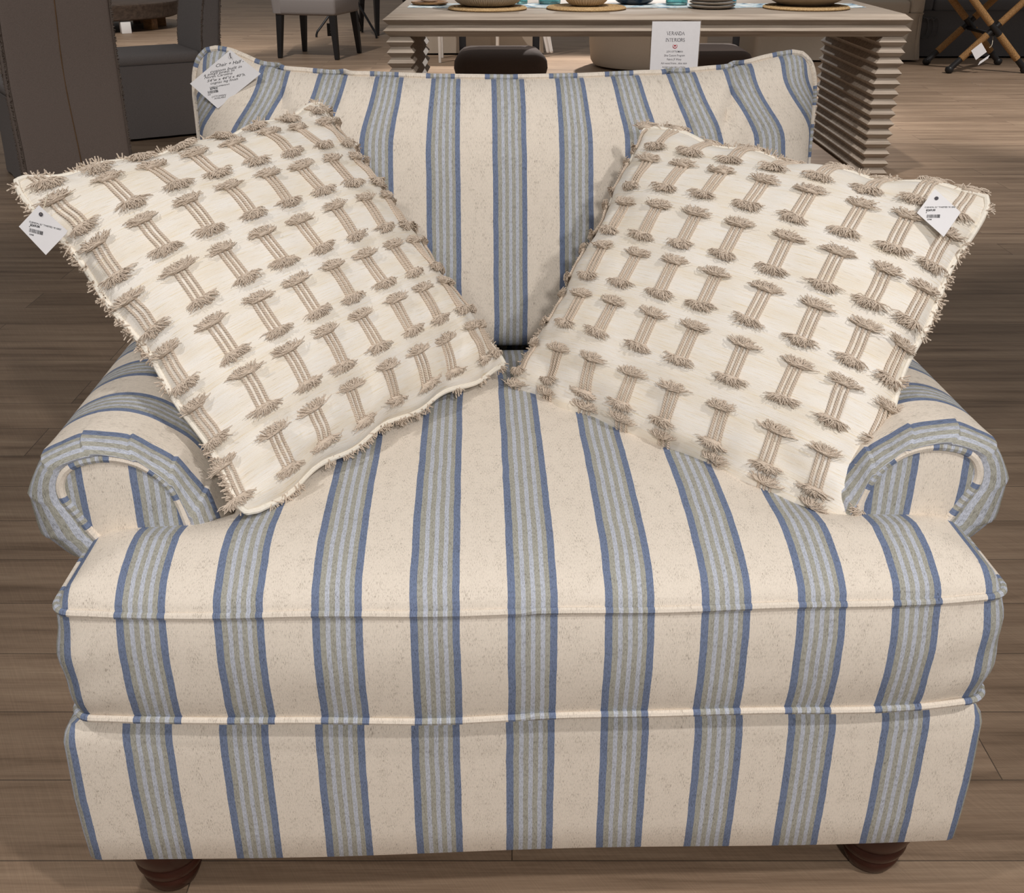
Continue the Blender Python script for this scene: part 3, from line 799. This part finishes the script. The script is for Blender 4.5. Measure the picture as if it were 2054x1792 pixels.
lathe_thing('serving_bowl', 'wide grey ribbed ceramic bowl on the first jute placemat', 'bowl', bowl_prof(.105, .215, .15), (-.126, 6.02, BT), 'ceramic', 64)
lathe_thing('serving_bowl', 'small tan ribbed bowl on a jute placemat beside the navy bowl', 'bowl', bowl_prof(.06, .135, .12), (.384, 6.03, BT), 'ceramic_tan', 56)
lathe_thing('serving_bowl', 'glossy dark navy bowl on the cloth runner', 'bowl', bowl_prof(.065, .13, .10), (.664, 6.34, TZ + .0026), 'navy', 48)
lathe_thing('platter', 'flat grey stoneware platter on the jute placemat near the table end', 'platter', [(0, 0), (.12, 0), (.135, .004), (.18, .024), (.212, .040), (.214, .044), (.205, .043), (.17, .030), (.13, .012), (0, .010)], (1.530, 6.09, BT), 'ceramic_grey', 56)
lathe_thing('charger', 'round brown wooden charger on the runner near the left table end', 'charger', [(0, 0), (.085, 0), (.098, .006), (.100, .014), (.094, .016), (.085, .012), (0, .011)], (-.445, 6.30, TZ + .0026), 'charger', 40)
lathe_thing('dish', 'small white dish on the brown wooden charger', 'dish', bowl_prof(.035, .055, .035, .004), (-.445, 6.30, TZ + .0026 + .0122), 'ceramic_white', 32)
pp = [(0, 0), (.085, 0), (.100, .003), (.116, .010), (.120, .0145), (.116, .0165), (.100, .009), (.085, .006), (0, .006)]
names = ['lowest', 'second from the bottom', 'middle', 'second from the top', 'topmost']
for i in range(5):
    lathe_thing('dinner_plate', 'grey stoneware plate, %s of the stack of five on the table' % names[i], 'plate', pp, (1.04 + .002 * math.sin(i * 2), 6.06 + .002 * math.cos(i * 3), TZ + .0026 + .0165 * i), 'ceramic_grey', 44, 'stacked plates')
def tumbler(rb, rt, h): return [(0, 0), (rb * .9, 0), (rb, .003), (rt, h), (rt - .002, h + .001), (rt - .0035, h), (rb - .004, .012), (0, .010)]
lathe_thing('drinking_glass', 'teal glass half hidden behind the wide grey ribbed bowl', 'glass', tumbler(.030, .036, .12), (.055, 6.36, TZ + .0026), 'teal_glass', 32, 'glassware on the table')
lathe_thing('drinking_glass', 'wide teal tumbler between the two ribbed bowls', 'glass', tumbler(.060, .068, .13), (.205, 6.36, TZ + .0026), 'teal_glass', 36, 'glassware on the table')
lathe_thing('drinking_glass', 'teal tumbler between the navy bowl and the plate stack', 'glass', tumbler(.058, .064, .13), (.885, 6.27, TZ + .0026), 'teal_glass', 36, 'glassware on the table')
lathe_thing('drinking_glass', 'bright blue glass between the plate stack and the platter', 'glass', tumbler(.032, .040, .10), (1.19, 6.36, TZ + .0026), 'blue_glass', 32, 'glassware on the table')

# ------------------------------------------------------------------ paper sign in a clear stand, on an ottoman behind the armchair
SY = 5.10
ot = thing('ottoman', 'square upholstered ottoman carrying the white shop sign, behind the striped armchair', 'ottoman', (.74, 5.12, 0))
MB().box(-.34, .34, -.30, .30, .30, .505, .05, 4).build('cushion', 'taupe_seat', ot)
MB().box(-.33, .33, -.29, .29, .22, .31, .01, 2).build('frame', 'dark_wood', ot)
for sx in (-1, 1):
    for sy in (-1, 1):
        MB().tube([(sx * .29, sy * .25, 0), (sx * .28, sy * .24, .23)], .02, 8, r2=.026).build('leg', 'dark_wood', ot)
sg = thing('shop_sign', 'white printed paper sign headed VERANDA INTERIORS in front of the dining table', 'sign', (.7245, SY, .505))
W2, ZT, ZB_ = .1065, .313, .033
MB().box(-W2, W2, -.0008, .0008, ZB_, ZT, .0003, 1).build('paper', 'paper', sg, False)
gl = MB().box(-W2 - .003, W2 + .003, .0010, .004, 0, ZT + .003, .0006, 1); gl.box(-W2 - .003, W2 + .003, -.05, .05, 0, .004, .001, 1); gl.box(-W2 - .003, W2 + .003, -.004, -.001, 0.0, .034, .0006, 1)
k = NB('clear_acrylic'); k.b.inputs['Transmission Weight'].default_value = 1.0; k.b.inputs['IOR'].default_value = 1.2
acr = k.done(k.ramp(k.noise(k.obj(), 5.0), [(.3, (.95, .95, .95)), (.7, (1, 1, 1))]), .05, .3)
gl.build('acrylic_stand', acr, sg)
S = .2135 / 97.5                                         # metres per photo pixel on the sign
inkp = Print((0, -.0008, ZT), (1, 0, 0), (0, 0, 1), .0003)
SER = {'V': [[(0, 1), (.36, 0)], [(.36, 0), (.72, 1)]], 'E': [[(.12, 0), (.12, 1)], [(.12, 1), (.6, 1)], [(.12, .52), (.5, .52)], [(.12, 0), (.62, 0)]],
       'A': [[(0, 0), (.37, 1)], [(.37, 1), (.76, 0)], [(.14, .36), (.6, .36)]], 'N': [[(.1, 0), (.1, 1)], [(.1, 1), (.72, 0)], [(.72, 0), (.72, 1)]],
       'I': [[(.14, 0), (.14, 1)]], 'T': [[(.36, 0), (.36, 1)], [(0, 1), (.72, 1)]]}
arc = lambda cx, cy, rx, ry, a0, a1, n=14: [(cx + rx * math.cos(a0 + (a1 - a0) * i / n), cy + ry * math.sin(a0 + (a1 - a0) * i / n)) for i in range(n + 1)]
SER['O'] = [arc(.42, .5, .38, .5, 0, 2 * PI, 28)]
SER['D'] = [[(.12, 0), (.12, 1)], [(.12, 1)] + arc(.3, .5, .45, .5, PI / 2, -PI / 2) + [(.12, 0)]]
SER['R'] = [[(.12, 0), (.12, 1)], [(.12, 1)] + arc(.32, .755, .24, .245, PI / 2, -PI / 2) + [(.12, .51)], [(.34, .5), (.7, 0)]]
SER['S'] = [arc(.29, .74, .22, .25, .5, PI * 1.35, 12) + arc(.29, .26, .24, .26, PI * .40, -PI * .86, 12)]
ADV = {'V': .76, 'E': .74, 'A': .80, 'N': .92, 'I': .36, 'T': .76, 'O': .92, 'D': .90, 'R': .80, 'S': .66}
def serif_line(pr, txt, h, xc, y, wt=.13):
    tot = sum(ADV[c] for c in txt) * h; x = xc - tot / 2
    for c in txt:
        for st in SER[c]:
            thin = (c in 'AN' and st[0] in ((0, 0), (.1, 0), (.72, 0))) or (c == 'V' and st[0] == (.36, 0)) or abs(st[0][1] - st[-1][1]) < .01 and len(st) == 2
            pr.put(stroke([(p[0] * h, p[1] * h) for p in st], h * (wt * .55 if thin else wt)), x, y)
            for p in (st[0], st[-1]):                    # serifs
                if p[1] in (0, 1) and len(st) == 2 and abs(st[0][1] - st[1][1]) > .5 and not (c in 'V' and p[1] == 0) and not (c == 'A' and p[1] == 1):
                    pr.rect(x + (p[0] - .12) * h, x + (p[0] + .12) * h, y + p[1] * h - h * .03, y + p[1] * h + h * .03)
        x += ADV[c] * h
serif_line(inkp, 'VERANDA', 6.2 * S, 0, -25.5 * S)
serif_line(inkp, 'INTERIORS', 6.2 * S, 0, -38 * S)
for txt, yy, hh_, ww in (('LEVI OTTOMAN', 59, 5.2, 33), ('Silva Custom Program', 66.5, 5.6, 42), ('Fabric JF Wavy', 74, 5.6, 29), ('Ash wood frame , slate stain', 81.5, 5.6, 53), ('Available in other fabric or finishes', 88.5, 4.4, 47), ('Measures 30" w x 30" d x 17"h', 95.5, 4.4, 42)):
    vf = text_mesh(txt, hh_ * S, 0, 'LEFT', 1, .00003); xs_ = [p[0] for p in vf[0]]; kx = ww * S / (max(xs_) - min(xs_))
    inkp.put(([((p[0] - (max(xs_) + min(xs_)) / 2) * kx, p[1]) for p in vf[0]], vf[1]), 0, -yy * S)
inkp.mb.build('lettering', 'ink_grey', sg, False)
rp = Print((0, -.0008, ZT), (1, 0, 0), (0, 0, 1), .0003)
rp.put(stroke([(p[0], p[1] - 46.5 * S) for p in arc(0, 0, 4.3 * S, 4.3 * S, PI * .72, PI * 2.28, 24)], lambda t: S * (.5 + .9 * math.sin(PI * t))))
leafh = [(0, 3), (.55, 2.0), (1.1, 2.3), (1.0, 1.0), (1.7, 1.5), (1.9, 1.1), (2.6, 1.2), (2.2, .4), (2.6, .1), (1.2, -.9), (1.35, -1.4), (.15, -1.2), (.15, -2.4)]
lf = leafh + [(-x, y) for x, y in reversed(leafh[1:])]
rp.put(([(x * S * .95, y * S * .95 - 46.3 * S) for x, y in lf], [tuple(reversed(range(len(lf))))]))
rp.mb.build('leaf_emblem', 'ink_red', sg, False)

# ------------------------------------------------------------------ slipcovered dining chairs with frayed seams (left)
def fray(mb, pts, n=70, L=.014, seed=1, out=(1, 0, 0)):
    rnd = random.Random(seed); pts = resample(pts, n); out = Vector(out)
    for p in pts:
        for _ in range(3):
            d = out * rnd.uniform(.3, 1) + Vector((rnd.uniform(-.5, .5), rnd.uniform(-.5, .5), rnd.uniform(-.6, .6)))
            q = Vector(p); mb.tube([q, q + d.normalized() * L * rnd.uniform(.4, 1)], .0035, 4, caps=False, r2=.0015)
    mb.tube([Vector(p) for p in pts], .005, 5)
def slip_chair(label, loc, rz, mback, mseat, group, seamed=True):
    """faces local +y; back slab on the -y side"""
    t = thing('slipcovered_chair', label, 'dining chair', loc, rz, group)
    sk = MB(); P = []
    for z, g in ((.015, .012), (.10, .008), (.25, .003), (.41, 0), (.43, .002)):
        pts = rrect(.245 + g, -.16 - g * .2, .36 + g, .03, 5, 0, 8); P.append([(x + .004 * math.sin(y * 40) * (z < .2), y + .004 * math.sin(x * 40) * (z < .2), z) for x, y in pts])
    sk.grid(P, None, close_u=True); sk.poly(P[-1]); sk.build('skirt', mseat, t)
    MB().box(-.248, .248, -.16, .365, .42, .495, .032, 4).build('seat', mseat, t)
    bk = MB(); P = []
    for z, y0, y1 in ((.012, -.275, -.155), (.2, -.272, -.155), (.45, -.270, -.150), (.62, -.285, -.165), (.80, -.312, -.20), (.98, -.352, -.25), (1.03, -.362, -.262), (1.05, -.355, -.285)):
        hx = .258 if z < .3 else .254 + .006 * math.sin(z * 4)
        pts = rrect(hx, y0, y1, .018, 4, 0, 8); P.append([(x, y, z) for x, y in pts])
    bk.grid(P, None, close_u=True); bk.poly(P[-1]); b = bk.build('backrest', mback, t)
    if seamed:
        MB().tube(resample([(.01, -.2765, .02), (.006, -.2735, .2), (-.002, -.2715, .45), (-.004, -.2865, .62), (.0, -.3135, .80), (.002, -.3535, .98)], 40), .0025, 6).build('centre_seam', 'seam', b)
    fm = MB()
    for sx in (-1, 1):
        fray(fm, [(sx * .258, -.270, .02), (sx * .256, -.268, .2), (sx * .258, -.266, .45), (sx * .256, -.281, .62), (sx * .254, -.308, .80), (sx * .252, -.348, .98), (sx * .25, -.352, 1.03)], 150, .014, 3 + sx, (sx, -.4, 0))
        fray(fm, [(sx * .257, -.16, .02), (sx * .257, -.158, .45), (sx * .256, -.172, .62), (sx * .254, -.206, .80), (sx * .252, -.254, 1.0)], 120, .012, 8 + sx, (sx, .4, 0))
    fm.build('frayed_trim', 'fray', b, True, 0)
    return t
GS = 'frayed slipcovered dining chairs'
slip_chair('taupe slipcovered dining chair seen from behind, at the left edge', (-2.315, 5.72, 0), math.radians(33), M['slip_brown'], M['slip_dark'], GS)
slip_chair('dark grey slipcovered dining chair seen side-on behind the other slipcovered chair', (-2.15, 7.09, 0), math.radians(121), M['slip_dark'], M['slip_dark'], GS, False)

# ------------------------------------------------------------------ round low table with block feet, white box
ct = thing('coffee_table', 'round dark wood low table on block feet beyond the slipcovered chairs', 'coffee table', (-4.92, 13.95, 0))
MB().lathe([(0, .13), (.84, .13), (.88, .145), (.89, .17), (.89, .26), (.90, .275), (.90, .30), (.885, .31), (0, .31)], (0, 0, 0), 80).build('drum_top', 'dark_wood', ct)
for a in (-.32, -1.2, -2.3, 2.4, 1.2, .4):
    mt = Matrix.Translation((.66 * math.cos(a), .66 * math.sin(a), 0)) @ Matrix.Rotation(a, 4, 'Z')
    MB().box(-.06, .06, -.06, .06, 0, .14, .006, 2, mt).build('foot', 'charger', ct)
wb = MB().box(-.055, .055, -.055, .055, 0, .122, .004, 2).build('small_box', 'white_cloth'); wb.location = (-4.44, 13.27, 0); wb.rotation_euler = (0, 0, .5)
tag(wb, 'small white box standing on the floor by the round low table', 'box')

# ------------------------------------------------------------------ grey parsons chairs with black legs
def parsons(label, loc, rz, group=None):
    t = thing('parsons_chair', label, 'dining chair', loc, rz, group)
    MB().box(-.31, .31, -.31, .31, .385, .54, .03, 3).build('seat', 'grey_up', t)
    b = MB(); P = []
    for z, y0, y1, hx in ((.40, .22, .325, .312), (.55, .225, .335, .315), (.75, .25, .36, .315), (.92, .28, .385, .31), (.96, .29, .385, .295), (.97, .31, .37, .27)):
        P.append([(x, y, z) for x, y in rrect(hx, y0, y1, .03, 4, 0, 8)])
    b.grid(P, None, close_u=True); b.poly(P[-1]); b.build('backrest', 'grey_up', t)
    for sx in (-1, 1):
        for sy in (-1, 1):
            top, bot = Vector((sx * .265, sy * .265, .392)), Vector((sx * .285, sy * .29, 0)); lg = MB(); P = []
            for c, h in ((bot, .017), (bot + Vector((0, 0, .012)), .019), (top, .03)): P.append([(c.x + i * h, c.y + j * h, c.z) for i, j in ((-1, -1), (1, -1), (1, 1), (-1, 1))])
            lg.grid(P, None, close_u=True, flat=True); lg.poly(list(reversed(P[0]))); lg.poly(P[-1]); lg.build('leg', 'black', t, False)
    return t
pcx, pcy = (-2.243 - 1.932 - 1.642 - 1.417) / 4, (11.082 + 11.953 + 10.804 + 11.373) / 4
pc = parsons('grey upholstered dining chair on black tapered legs, left of the dining table', (pcx - .05, pcy - .2, 0), math.radians(-14 + 90), 'grey upholstered chairs with black legs')
dup(pc, (-1.38, 13.35, 0), math.radians(205), 'grey upholstered chair beyond the dining table corner, only a black leg in view', 'grey upholstered chairs with black legs')
ht = thing('hang_tag', 'black square tag hanging under the grey upholstered chair', 'tag', (-1.72, 11.02, .385))
MB().box(-.045, .045, -.004, .004, -.20, -.085, .003, 1).build('card', 'blackmetal', ht, False)
MB().tube([(0, 0, -.09), (0, 0, -.003)], .012, 6).build('strap', 'black', ht)
e_ = Print((0, -.004, -.15), (1, 0, 0), (0, 0, 1), .001)
e_.put(stroke(arc(0, .008, .013, .013, .4, PI * 1.7, 12), .004)); e_.put(stroke([(-.016, -.018), (.018, -.018)], .005)); e_.put(stroke([(-.004, -.008), (.012, .012)], .004)); e_.mb.build('emblem', 'fray', ht, False)
# splayed black metal stool base behind it
stl = thing('metal_stool', 'black metal stool with thin splayed legs behind the grey upholstered chair', 'stool', (-1.80, 12.95, 0))
MB().lathe([(0, .44), (.19, .44), (.205, .455), (.205, .48), (.19, .495), (0, .50)], (0, 0, 0), 36).build('seat', 'black', stl)
for a in (200, 320, 80):
    a = math.radians(a); c, s = math.cos(a), math.sin(a)
    MB().tube(resample([(c * .04, s * .04, .44), (c * .12, s * .12, .36), (c * .33, s * .33, .12), (c * .39, s * .39, .05), (c * .40, s * .40, 0)], 20), .014, 8, r2=.012).build('leg', 'blackmetal', stl)

# ------------------------------------------------------------------ chairs on the far side of the table
def side_chair(label, loc, rz, edge):
    """faces -y; back posts on the +y side"""
    t = thing('side_chair', label, 'dining chair', loc, rz, 'taupe dining chairs tucked under the table')
    P = []; mb = MB()
    for z, g in ((.36, .03), (.37, .008), (.40, 0), (.44, .004), (.465, .018), (.483, .045), (.492, .09), (.496, .15)):
        P.append([(x * (1 - .10 * (y + .26) / .52), y, z) for x, y in rrect(.29, -.26, .26, .09, 8, g, 10)])
    mb.grid(P, None, close_u=True); mb.poly(P[-1]); mb.poly(list(reversed(P[0]))); s = mb.build('seat', 'taupe_seat', t)
    for sx in (-1, 1):
        MB().box(sx * .235 - .022, sx * .235 + .022, .245, .285, 0, .92, .006, 2).build('back_post', 'black', t)
        MB().tube([(sx * .24, -.22, .37), (sx * .25, -.235, 0)], .021, 8, r2=.014).build('leg', 'black', t)
    MB().box(-.25, .25, .235, .285, .62, .90, .02, 3).build('backrest', 'taupe_seat', t)
    return t
ax_ = lambda px, py, z: EYEV + ray(px, py) * ((z - EYE) / ray(px, py).z)
s1 = ax_(1003, 102, .49); s2 = ax_(1432, 94, .49)
side_chair('taupe dining chair under the table, left of the shop sign, with two dark back posts', (s1.x, s1.y + .10, 0), .03, None)
c2 = side_chair('taupe dining chair under the table, partly hidden behind the shop sign', (s2.x - .06, s2.y + .02, 0), -.05, None)

# ------------------------------------------------------------------ far seating under and beyond the table
dr = thing('barrel_chair', 'round oatmeal upholstered barrel chair seen under the dining table', 'armchair', (1.22, 10.32, 0))
MB().lathe([(0, .012), (.45, .012), (.485, .022), (.51, .06), (.525, .2), (.53, .34), (.535, .40), (.52, .43), (0, .44)], (0, 0, 0), 64).build('drum_base', 'cream_up', dr)
MB().lathe([(0, 0), (.40, 0), (.40, .014), (0, .014)], (0, 0, 0), 40).build('plinth', 'black', dr)
bb = MB(); P = []
for z, r0, r1 in ((.42, .36, .53), (.60, .37, .54), (.70, .38, .54), (.735, .42, .51)):
    row = []
    for i in range(41): a = math.radians(-30 + 240 * i / 40); row.append((r1 * math.cos(a), r1 * math.sin(a), z))
    for i in range(40, -1, -1): a = math.radians(-30 + 240 * i / 40); row.append((r0 * math.cos(a), r0 * math.sin(a), z))
    P.append(row)
bb.grid(P, None, close_u=True); bb.poly(P[-1]); bb.build('wrap_back', 'cream_up', dr)

def slip_sofa(name, label, cat, loc, rz, L, D, mat, tie=False):
    t = thing(name, label, cat, loc, rz)
    sk = MB(); P = []
    for z, g in ((.018, .014), (.12, .008), (.28, .002), (.40, 0), (.42, .01)):
        P.append([(x, y + .006 * math.sin(x * 16) * (z < .25), z) for x, y in rrect(L / 2, -D / 2, D / 2, .04, 5, -g, 16)])
    sk.grid(P, None, close_u=True); sk.poly(P[-1]); sk.build('skirt', mat, t)
    MB().box(-L / 2 + .13, L / 2 - .13, -D / 2 - .005, D / 2 - .22, .40, .53, .035, 3).build('seat_cushion', mat, t)
    for sx in (-1, 1): MB().box(sx * (L / 2 - .065) - .07, sx * (L / 2 - .065) + .07, -D / 2, D / 2, .40, .64, .045, 4).build('arm', mat, t)
    MB().box(-L / 2, L / 2, D / 2 - .22, D / 2, .40, .86, .05, 4).build('backrest', mat, t)
    fp = MB(); P = []
    for z, w in ((.40, .004), (.2, .03), (.02, .055)): P.append([(L / 2 - .045, -D / 2 - .012, z), (L / 2 - .045 + w * .5, -D / 2 - .026, z), (L / 2 - .04 + w, -D / 2 - .008, z)])
    fp.grid(P, None); fp.build('corner_flap', mat, t)
    if tie:
        for k in range(3):
            pts = [( -L / 2 + .02, -D / 2 - .012, .37)] + [(-L / 2 + .06 + .05 * k + .035 * math.sin(a), -D / 2 - .020, .27 + .09 * math.cos(a)) for a in np.linspace(-.6, 3.6 - k * .5, 14)]
            MB().tube(resample(pts, 40), .005, 6).build('tie', mat, t)
    return t
slip_sofa('loveseat', 'oatmeal slipcovered loveseat behind the zigzag table leg', 'loveseat', (3.00, 11.0, 0), .02, 1.52, .80, M['cream_up'])
slip_sofa('sofa', 'charcoal slipcovered sofa with tied corner behind the rope-wrapped stool', 'sofa', (4.96, 11.35, 0), .0, 2.28, .90, M['grey_slip'], True)
slip_sofa('bench', 'oatmeal slipcovered bench seen under the left half of the table', 'bench', (-.28, 11.55, 0), .0, 1.15, .80, M['cream_up'])
wt = thing('side_table', 'small white side table with thin legs under the dining table view', 'side table', (-.40, 10.72, 0))
MB().box(-.29, .29, -.21, .21, .43, .455, .005, 2).build('top', 'white_leg', wt)
for sx in (-1, 1):
    for sy in (-1, 1): MB().box(sx * .265 - .013, sx * .265 + .013, sy * .185 - .013, sy * .185 + .013, 0, .432, .003, 1).build('leg', 'white_leg', wt)
# white throws hanging over the seats
def throw(label, pts4, n, fold, loc):
    mb = MB(); P = []
    a, b, c, d = [Vector(p) for p in pts4]
    for i in range(25):
        f = i / 24; row = []
        for j in range(25):
            g = j / 24; p = (a * (1 - g) + b * g) * (1 - f) + (d * (1 - g) + c * g) * f
            row.append(p + Vector((0, -.018 * math.sin(g * fold) * f - .003, 0)))
        P.append(row)
    mb.grid(P); o = mb.build('throw_blanket', 'white_cloth'); o.location = loc
    m = o.modifiers.new('thick', 'SOLIDIFY'); m.thickness = .008
    return tag(o, label, 'blanket', 'white throws')
throw('white throw with pointed corner hanging from the oatmeal loveseat', [(-.17, 0, .38), (.19, 0, .38), (.055, -.02, .09), (.015, -.02, .085)], 1, 16, (2.42, 10.57, .20))
throw('narrow white throw hanging from the end of the oatmeal bench', [(-.05, 0, .45), (.02, 0, .45), (.10, -.03, .03), (.05, -.03, .03)], 1, 9, (.29, 11.10, .0))

# ------------------------------------------------------------------ rope-wrapped folding stool
xs = thing('folding_stool', 'X-frame folding stool with rope-wrapped legs and black joints', 'stool', (4.10, 10.1, 0))
W, DY, HT = .325, .285, .68
def wrapped(parent, a, b, name):
    a, b = Vector(a), Vector(b)
    o = MB().tube([a, b], .026, 10).build(name, 'black', parent)
    rp_ = MB()
    for f0, f1 in ((.13, .43), (.57, .90)):
        n = 46; ring_ = []
        for i in range(n * 2 + 1):
            f = f0 + (f1 - f0) * i / (2 * n); p = a.lerp(b, f); ring_.append(p)
        rp_.tube(ring_, lambda t: .0285 + .002 * math.sin(t * n * 2 * PI * .5) ** 2, 12)
    rp_.build('rope_wrap', 'rope', o)
    MB().lathe([(0, -.03), (.024, -.028), (.036, -.012), (.036, .008), (.028, .022), (0, .025)], (a.x, a.y, a.z + .0), 16).build('foot_cap', 'black', o)
for sy in (-1, 1):
    y = sy * DY
    wrapped(xs, (-W, y, .032), (W * .98, y + .02, HT), 'leg'); wrapped(xs, (W, y + .03 * 0, .032), (-W * .98, y - .02, HT), 'leg')
MB().tube([(0, -DY, .315), (0, DY, .315)], .016, 10).build('stretcher', 'blackmetal', xs)
mb = MB(); P = []
for x in np.linspace(-W, W, 14): P.append([(x, y, HT + .02 - .05 * (1 - (x / W) ** 2)) for y in np.linspace(-DY - .03, DY + .03, 8)])
mb.grid(P, flip=True); sl = mb.build('sling_seat', 'cream_up', xs); md = sl.modifiers.new('t', 'SOLIDIFY'); md.thickness = .01
MB().tube(resample([(.02, -DY + .05, .30), (.0, -DY - .01, .23), (-.02, -DY - .012, .21)], 8), .0025, 5).build('tag_string', 'string', xs)
stg = thing('price_tag', 'small white tag hanging on the rope-wrapped folding stool', 'tag', (4.00, 9.765, .20))
card_mesh([(-.085, 0, -.01), (-.01, 0, .055), (.05, 0, -.02), (-.03, 0, -.085)], (0, -1, 0), .002).build('card', 'paper', stg, False)
card_mesh([(.0, .012, -.13), (.075, .012, -.075), (.085, .012, -.045), (.01, .012, -.10)], (0, -1, 0), .002).build('card', 'paper', stg, False)

# ------------------------------------------------------------------ light
w = bpy.data.worlds.new('world'); scn.world = w; w.use_nodes = True
bg = w.node_tree.nodes['Background']; bg.inputs[0].default_value = (1.0, .955, .91, 1); bg.inputs[1].default_value = .26
def spot(name, loc, target, watts, deg, rad=.06, blend=.5, col=(1, .95, .905)):
    l = bpy.data.lights.new(name, 'SPOT'); l.energy = watts; l.spot_size = math.radians(deg); l.spot_blend = blend; l.shadow_soft_size = rad; l.color = col
    o = bpy.data.objects.new(name, l); C.objects.link(o); o.location = loc
    o.rotation_euler = (Vector(target) - Vector(loc)).to_track_quat('-Z', 'Y').to_euler(); return o
spot('track_or_fill_spot', (1.7, -.5, 3.3), (.25, 1.45, .5), 195, 46, .08, .7)
spot('track_or_fill_spot', (-1.5, .2, 3.3), (-.15, 1.55, .5), 110, 44, .08, .7)
spot('track_or_fill_spot', (.5, -1.9, 2.5), (.05, 1.1, .35), 215, 40, .12, .8)  # frontal fill lamp, added to brighten the skirt and front of the armchair
spot('track_or_fill_spot', (.9, 4.6, 3.6), (.7, 6.1, .8), 300, 60, .06, .5)
spot('track_or_fill_spot', (.7, 1.9, 3.6), (.8, 5.4, .6), 380, 50, .06, .7)  # extra lamp added to brighten the shop sign and the table front
spot('track_or_fill_spot', (-2.4, 8.0, 3.6), (-1.9, 10.4, 0), 420, 62, .06, .4)
spot('track_or_fill_spot', (1.3, 12.2, 3.8), (.5, 9.0, 0), 1500, 52, .06, .4)
spot('track_or_fill_spot', (4.6, 6.8, 3.6), (4.1, 8.0, 0), 620, 66, .06, .5)
spot('track_or_fill_spot', (-3.6, 10.0, 3.6), (-4.0, 12.8, 0), 600, 60, .06, .5)
spot('track_or_fill_spot', (3.0, 4.0, 3.6), (3.0, 5.6, 0), 210, 56, .06, .8)
spot('track_or_fill_spot', (-2.2, 2.6, 3.4), (-2.5, 5.8, .5), 150, 44, .08, .8)  # weak fill put in from the camera side to lighten the slipcovered chairs
